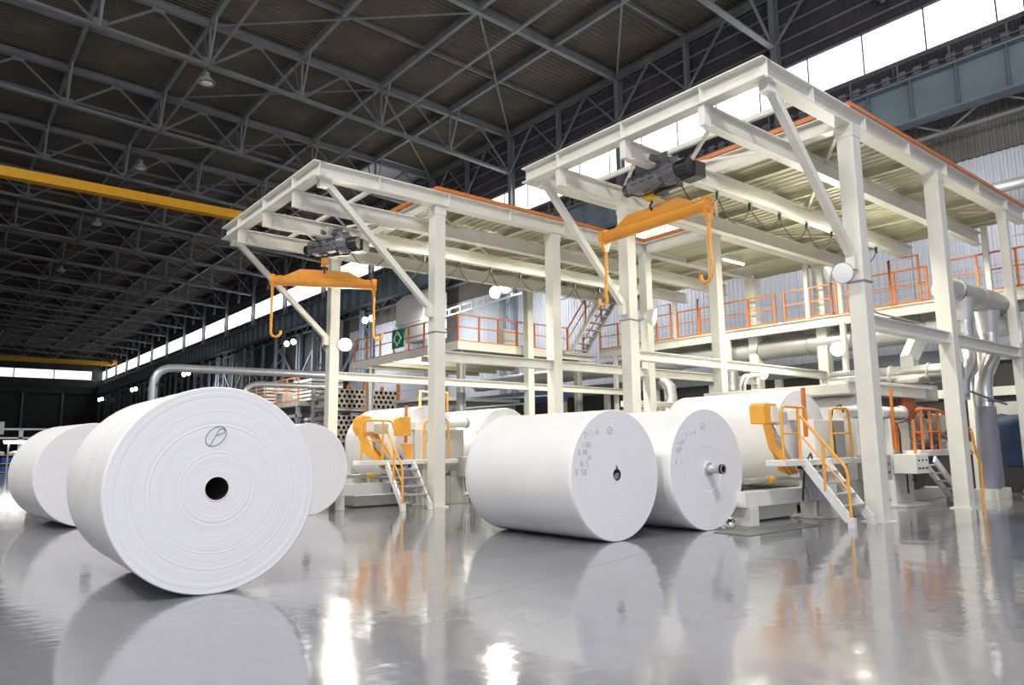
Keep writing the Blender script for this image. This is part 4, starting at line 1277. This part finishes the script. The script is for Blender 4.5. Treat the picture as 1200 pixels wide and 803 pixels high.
# strip lamps under the decks; the nearer deck's are added to brighten its machine
def strip(x, y, label, power):
    T = thing('tube_lamp', (x, y, 7.6), label, 'lamp', 'strip lamps under the decks')
    MB().box(x - .65, y - .06, 7.80, x + .65, y + .06, 7.86).build('lamp_body', 'white_paint', T)
    MB().tube([(x - .6, y, 7.77), (x + .6, y, 7.77)], .03, 8).build('tube', 'tube_glow', T)
    for s in (-.5, .5):
        MB().box(x + s - .01, y - .01, 7.86, x + s + .01, y + .01, 8.03).build('hanger', 'white_paint', T)
    l = bpy.data.lights.new('strip_lamp_light', 'AREA')
    l.shape, l.size, l.size_y, l.energy, l.color = 'RECTANGLE', 1.2, .15, power, (1.0, .96, .80)
    o = bpy.data.objects.new('strip_lamp_light', l)
    o.location = (x, y, 7.73)
    COL.objects.link(o)
for x, y, lab in ((16.3, 7.99, 'added under the nearer deck, over the raised roll'), (20.6, 7.99, 'added under the nearer deck, over the slitter'), (12.4, 17.09, 'under the farther deck, over its orange arms'),
                  (16.4, 17.09, 'under the farther deck, behind its middle column'), (20.6, 17.09, 'under the farther deck, toward the wall'), (21.5, 14.2, 'under the linking deck')):
    strip(x, y, 'white strip lamp ' + lab, 340)
T = thing('tube_lamp', (15.2, 26, 5.0), 'small lamp under the raised platform, over the farther machine', 'lamp')
MB().box(16.2, 25.9, 5.05, 17.2, 26.1, 5.3).build('lamp_body', 'white_paint', T)
MB().tube([(16.25, 26, 5.02), (17.15, 26, 5.02)], .03, 8).build('tube', 'tube_glow', T)
area_light('platform_lamp_light', (16.7, 26, 4.95), (16.2, 33, 2.0), 1.0, .3, 260, (1.0, .96, .85))
area_light('storage_fill_light', (13.5, 36, 7.5), (16.5, 41, 4.0), 1.0, 1.0, 420, (1.0, .96, .85))  # added fill without a fixture, brightens the storage platform and racks
def bay_lamp(x, y, z, order, lit=False):
    T = thing('bay_lamp', (x, y, z), 'small hooded roof lamp hanging from dark trusses, %s' % order, 'lamp', 'hooded roof lamps')
    MB().lathe((x, y, z), (0, 0, 1), [(0, .42), (.05, .42), (.30, .20), (.42, .12), (.60, .10), (.60, .001)], 16).build('shade', 'mid_grey', T)
    MB().lathe((x, y, z - .02), (0, 0, 1), [(0, .001), (-.05, .15), (.02, .28)], 12).build('bulb', 'lamp_glow' if lit else 'sign_white', T)
    MB().cyl((x, y, z + .6), (x, y, zbot(x) - .05), .03, n=6).build('stem', 'dark_metal', T)
for (x, y, o) in ((9.95, 36.95, 'nearest of the row'), (9.95, 51.5, 'second of the row'), (9.95, 66.95, 'third of the row'), (9.95, 86.95, 'fourth of the row')):
    bay_lamp(x, y, 20.2, o)
bay_lamp(4.5, 128, 19.0, 'lit, far off at the left edge', True)
bay_lamp(-.6, 118, 16.2, 'lit, lowest at the left edge', True)

# ------------------------------------------------------------------ overhead travelling cranes
def crane(y, z, label, mat, d, x0=-40):
    T = thing('overhead_crane', (x0, y, z), label, 'crane', 'overhead travelling cranes')
    MB().box(x0, y - .3, z - d, 29.2, y + .3, z).build('bridge_girder', mat, T)
    for x in range(int(x0) + 4, 29, 6):
        MB().box(x - .03, y - .33, z - d, x + .03, y + .33, z).build('girder_stiffener', mat, T)
    MB().box(28.9, y - 2.2, z - .55, 29.6, y + 2.2, z + .02).build('end_truck', mat, T)
    for s in (-1.6, 1.6):
        MB().cyl((29.3, y + s, z - .28), (29.55, y + s, z - .28), .28, n=16).build('truck_wheel', 'dark_metal', T)
crane(45.0, 16.35, 'yellow crane bridge crossing the dark roof space at upper left', 'crane_yellow', .52)
crane(166, 19.6, 'dull yellow crane bridge far down the hall at the left edge', 'crane_yellow', .9)

# ------------------------------------------------------------------ storage at the back
T = thing('core_rack', (15.0, 32.5, 0), 'rack of stacked paper cores, rows of pale tube ends behind the farther machine', 'rack')
for x in (14.9, 16.8, 18.7):
    for y in (32.3, 34.0):
        MB().box(x - .07, y - .07, 0, x + .07, y + .07, 4.7).build('rack_post', 'rail_orange' if x > 15 else 'mid_grey', T)
for z in (1.9, 3.4):
    MB().box(14.9, 32.25, z - .1, 18.7, 34.1, z).build('rack_beam', 'mid_grey', T)
tb = MB().lathe((0, 0, 0), (0, 1, 0), [(1.8, .125), (0, .125), (0, .085)], 12)
nf = len(tb.f)
tb.lathe((0, 0, 0), (0, 1, 0), [(0, .085), (.5, .085), (.5, .001)], 12)
tm = tb.mesh('paper_core', 'tube_core')
tm.materials.append(MATS['core_inside'])
for pl in list(tm.polygons)[nf:]:
    pl.material_index = 1
ORD = ('first', 'second', 'third', 'fourth', 'fifth', 'sixth', 'seventh', 'eighth', 'ninth', 'tenth', 'eleventh', 'twelfth', 'thirteenth', 'fourteenth')
for lv, rows in ((1.9, 5), (3.4, 4)):
    for r in range(rows):
        for k in range(13):
            x = 15.16 + .265 * k + (.13 if r % 2 else 0)
            if x > 18.5:
                continue
            o = bpy.data.objects.new('paper_core', tm)
            o.location = (x, 32.2, lv + .127 + .232 * r)
            COL.objects.link(o)
            tag(o, 'pale paper core, %s shelf of the rack, %s row up, %s from the left' % ('upper' if lv > 3 else 'lower', ORD[r], ORD[k]), 'paper core', 'paper cores in the rack')
# storage shelf with white slatted stacks, orange rails
T = thing('storage_mezzanine', (15.5, 37, 0), 'grey storage platform with orange rails left of the far cream column', 'platform')
MB().box(15.2, 36.5, 3.75, 20.0, 46.0, 4.0).build('platform_floor', 'mid_grey', T)
MB().box(15.2, 36.5, 3.15, 15.4, 46.0, 3.3).build('edge_beam', 'mid_grey', T)
for y in (36.8, 40.0, 45.6):
    MB().box(15.2, y - .1, 0, 15.4, y + .1, 3.75).build('support_column', 'pipe_galv', T)
railing(T, [(15.2, 46), (15.2, 36.6)], 4.0, 1.25, 1.5)
for (y, n, nm) in ((44.0, 0, 'far'), (40.6, 1, 'middle'), (37.2, 2, 'near')):
    if n == 1:
        tag(MB().box(15.7, y - .6, 4.0, 16.8, y + .5, 4.6).build('grey_crate', 'mid_grey'), 'grey crate on the storage platform between white stacks', 'crate')
        continue
    S = thing('board_stack', (16, y, 4.0), 'stack of white boards on the storage platform, %s end' % nm, 'board stack', 'stacks of white boards')
    for k in range(6):
        MB().box(15.6, y - 1.3, 4.02 + .2 * k, 17.4, y + 1.1, 4.15 + .2 * k).build('board', 'sack_white', S)
S = thing('board_stack', (15.9, 37, 0), 'tall stack of white boards under the storage platform', 'board stack', 'stacks of white boards')
for k in range(14):
    MB().box(15.6, 36.3, .1 + .22 * k, 17.0, 37.9, .25 + .22 * k).build('board', 'sack_white', S)
T = thing('rust_shelf', (15.8, 39.5, 0), 'brown-orange shelving under the storage platform', 'shelf')
for z in (.1, 1.2, 2.3, 3.0):
    MB().box(15.6, 38.4, z, 17.2, 42.5, z + .12).build('shelf_board', 'rust', T)
for y in (38.4, 40.4, 42.4):
    MB().box(15.6, y, 0, 15.7, y + .1, 3.1).build('shelf_post', 'mid_grey', T)
for k in range(5):
    tag(MB().box(15.9, 38.7 + .72 * k, 2.43, 16.7, 39.25 + .72 * k, 2.72 + .08 * (k % 3)).build('carton', 'wood'), 'brown carton on the rust coloured shelf, %s from the right' % ('first', 'second', 'third', 'fourth', 'fifth')[k], 'carton', 'cartons on the rust shelf')

# ventilation hood on the wall, cable ladder, blue lagged pipes and dark machinery behind
T = thing('ventilation_hood', (27, 44, 10), 'pale sheet-metal hood on the wall left of the slim column, sloping face', 'hood')
MB().prism([(27.0, 10.6), (27.9, 9.3), (29.0, 9.3), (29.0, 12.7), (27.6, 12.9), (27.0, 12.3)], (1, 0, 0), (0, 0, 1), (0, 43.2, 0), (0, 3.9, 0)).build('hood_body', 'sack_white', T, bevel=.05)
MB().box(26.85, 43.3, 10.5, 27.2, 47.0, 10.62).build('drip_edge', 'white_paint', T)
MB().box(27.9, 44.0, 0, 28.3, 44.5, 9.3).build('hood_column', 'steel_blue', T)
T = thing('cable_ladder', (28, 33, 11), 'white cable ladder on the pale wall behind the farther gantry', 'cable ladder')
for dz in (0, .45):
    MB().bar((28.6, 30.5, 11.6 - dz), (28.6, 44.5, 11.2 - dz), .10, .10).build('side_rail', 'white_paint', T)
for k in range(10):
    MB().bar((28.55, 31 + 1.4 * k, 11.6 - .04 * k), (28.55, 31 + 1.4 * k, 11.1 - .04 * k), .10, .14).build('rung', 'white_paint', T)
T = thing('dark_machine_line', (26.5, 6, 0), 'long dark machine housing with cream frames along the foot of the wall', 'machine')
MB().box(26.2, 5.6, 0, 29.5, 44, 4.1).build('housing', 'dark_metal', T)
for k in range(13):
    y = 6.2 + 3.1 * k
    MB().box(26.05, y - .15, 0, 26.2, y + .15, 4.1).build('frame_post', 'cream', T)
for z, m in ((4.0, 'steel_blue'), (2.9, 'cream'), (1.2, 'mid_grey')):
    MB().box(26.0, 5.6, z, 26.2, 44, z + (.5 if m == 'steel_blue' else .28)).build('frame_rail', m, T)
for k in range(12):
    y = 7.2 + 3.1 * k
    MB().box(26.1, y, 1.6, 26.2, y + 1.7, 2.7).build('inspection_panel', ('machine_grey', 'hoist_grey', 'steel_blue')[k % 3], T)
T = thing('lagged_pipe', (24.6, 20, 3.6), 'blue lagged pipe low behind the columns under the raised platform', 'pipe')
MB().tube([(23.0, 24.5, 3.7), (23.0, 36, 3.9)], .18, 12).build('pipe_run', 'paint_blue', T)
for y in (25, 35.5):
    MB().box(22.9, y - .1, 0, 23.1, y + .1, 3.6).build('pipe_stand', 'mid_grey', T)
T = thing('cross_pipe', (16, 29, 3.4), 'thin grey pipe crossing behind the farther machine', 'pipe')
MB().tube([(16.5, 33, 3.0), (21.0, 24.5, 3.4)], .05, 8).build('pipe_run', 'pipe_galv', T)
T = thing('control_desk', (19.3, 20.5, 0), 'grey-blue machine cabin behind the farther machine, orange frame', 'cabin')
MB().box(17.6, 27.5, 0, 22.5, 30.5, 3.6).build('cabin_body', 'hoist_grey', T)
MB().box(17.5, 27.3, 3.6, 22.6, 30.7, 3.75).build('cabin_roof', 'mid_grey', T)
for k in range(4):
    MB().box(17.8 + 1.15 * k, 27.44, 2.2, 18.7 + 1.15 * k, 27.5, 3.3).build('cabin_window', 'steel_blue', T)
MB().tube([(16.6, 26.8, 0), (16.6, 26.8, 3.9), (18.0, 26.8, 3.9), (18.0, 26.8, 0)], .07, 8).build('orange_hoop', 'amber', T)
T = thing('cream_bench', (19.5, 18.5, 0), 'low cream machine frame behind the two middle rolls', 'machine')
MB().box(17.6, 15.9, 2.25, 21.2, 17.2, 2.5).build('bench_top', 'cream', T, bevel=.03)
MB().box(17.9, 15.9, 2.75, 20.9, 16.4, 2.95).build('upper_rail', 'cream', T, bevel=.03)
for x in (18.0, 19.4, 20.7):
    MB().box(x, 16.0, 2.5, x + .15, 16.3, 2.75).build('rail_post', 'cream', T)
    MB().box(x, 16.0, 0, x + .3, 16.9, 2.25).build('bench_leg', 'cream', T)
MB().box(20.95, 16.2, 2.5, 21.05, 16.3, 3.1).build('gauge_post', 'rail_orange', T)

# ------------------------------------------------------------------ far left shelves and railing, right edge stores
T = thing('shelf_unit', (3.0, 64, 0), 'metal shelves with blue bins at the far left edge', 'shelf')
for x in (2.6, 4.9, 7.2):
    MB().box(x - .05, 63.6, 0, x + .05, 63.7, 2.2 if x > 4 and x < 6 else 1.5).build('shelf_post', 'white_paint', T)
for z in (.12, .72, 1.32):
    MB().box(2.6, 63.6, z - .05, 7.2, 64.6, z).build('shelf_board', 'white_paint', T)
for z in (.12, .72):
    for k in range(5):
        blue = (k + int(z * 3)) % 4 != 3
        o = MB().box(2.75 + .9 * k, 63.65, z, 3.45 + .9 * k, 64.4, z + .40).build('storage_bin', 'bin_blue' if blue else 'wood', bevel=.03)
        tag(o, '%s bin on the %s shelf at the far left, %s from the left' % ('blue' if blue else 'brown', 'lower' if z < .5 else 'middle', ('first', 'second', 'third', 'fourth', 'fifth')[k]), 'bin', 'bins on the far left shelves')
for k in range(4):
    o = MB().lathe((3.2 + 1.1 * k, 64, 1.32), (0, 0, 1), [(0, .35), (.08, .45), (.2, .4), (.28, .15), (.28, .001)], 12).build('sack', 'sack_white')
    tag(o, 'white sack lying on the top shelf at the far left, %s from the left' % ('first', 'second', 'third', 'fourth')[k], 'sack', 'sacks on the far left shelves')
T = thing('pipe_fence', (5, 70, 0), 'grey frame rail with square posts behind the far left shelves', 'railing')
for z in (2.55, 3.25):
    MB().box(-4, 70, z, 18, 70.15, z + .14).build('fence_rail', 'pipe_galv', T)
for k in range(12):
    MB().box(-3.5 + 1.9 * k, 70, 0, -3.2 + 1.9 * k, 70.12, 3.3).build('fence_post', 'pipe_galv', T)
tag(MB().box(4.2, 69.9, 2.9, 5.0, 70.0, 3.9).build('wall_notice', 'sign_white'), 'small white board on the frame rail at the left edge', 'board')
T = thing('tarp_cover', (26, 7, 0), 'dark blue covered machine at the right edge', 'tarpaulin')
b = MB()
rnd = random.Random(6)
n = 12
vs = []
for j, z in enumerate((0.75, 1.3, 1.9, 2.25, 2.3)):
    for i in range(n + 1):
        t = i / n
        vs.append((24.9 + (.12 * math.sin(9 * t + j) + (.5 if j == 4 else 0)) + rnd.uniform(-.04, .04), 5.2 + 2.6 * t, z + rnd.uniform(-.04, .04)))
b.add(vs, [(j * (n + 1) + i, j * (n + 1) + i + 1, (j + 1) * (n + 1) + i + 1, (j + 1) * (n + 1) + i) for j in range(4) for i in range(n)], True)
b.box(25.4, 5.2, .7, 26.0, 7.8, 2.25)
b.build('cover', 'tarp_blue', T)
MB().box(25.0, 5.3, 0, 26.2, 7.7, .72).build('base_block', 'dark_metal', T)
T = thing('wooden_crate', (24, 6.2, 0), 'pale wooden crate on the floor at the right edge', 'crate')
for k in range(3):
    MB().box(23.75, 6.0 + .3 * k, .16, 24.5, 6.28 + .3 * k, .85).build('side_board', 'wood', T)
MB().box(23.70, 6.25, .1, 23.75, 6.35, .9).build('batten', 'wood', T)
MB().box(23.7, 5.95, .08, 24.55, 6.95, .16).build('crate_base', 'wood', T)
for y in (6.0, 6.75):
    MB().box(23.75, y, 0, 24.5, y + .12, .08).build('crate_runner', 'wood', T)
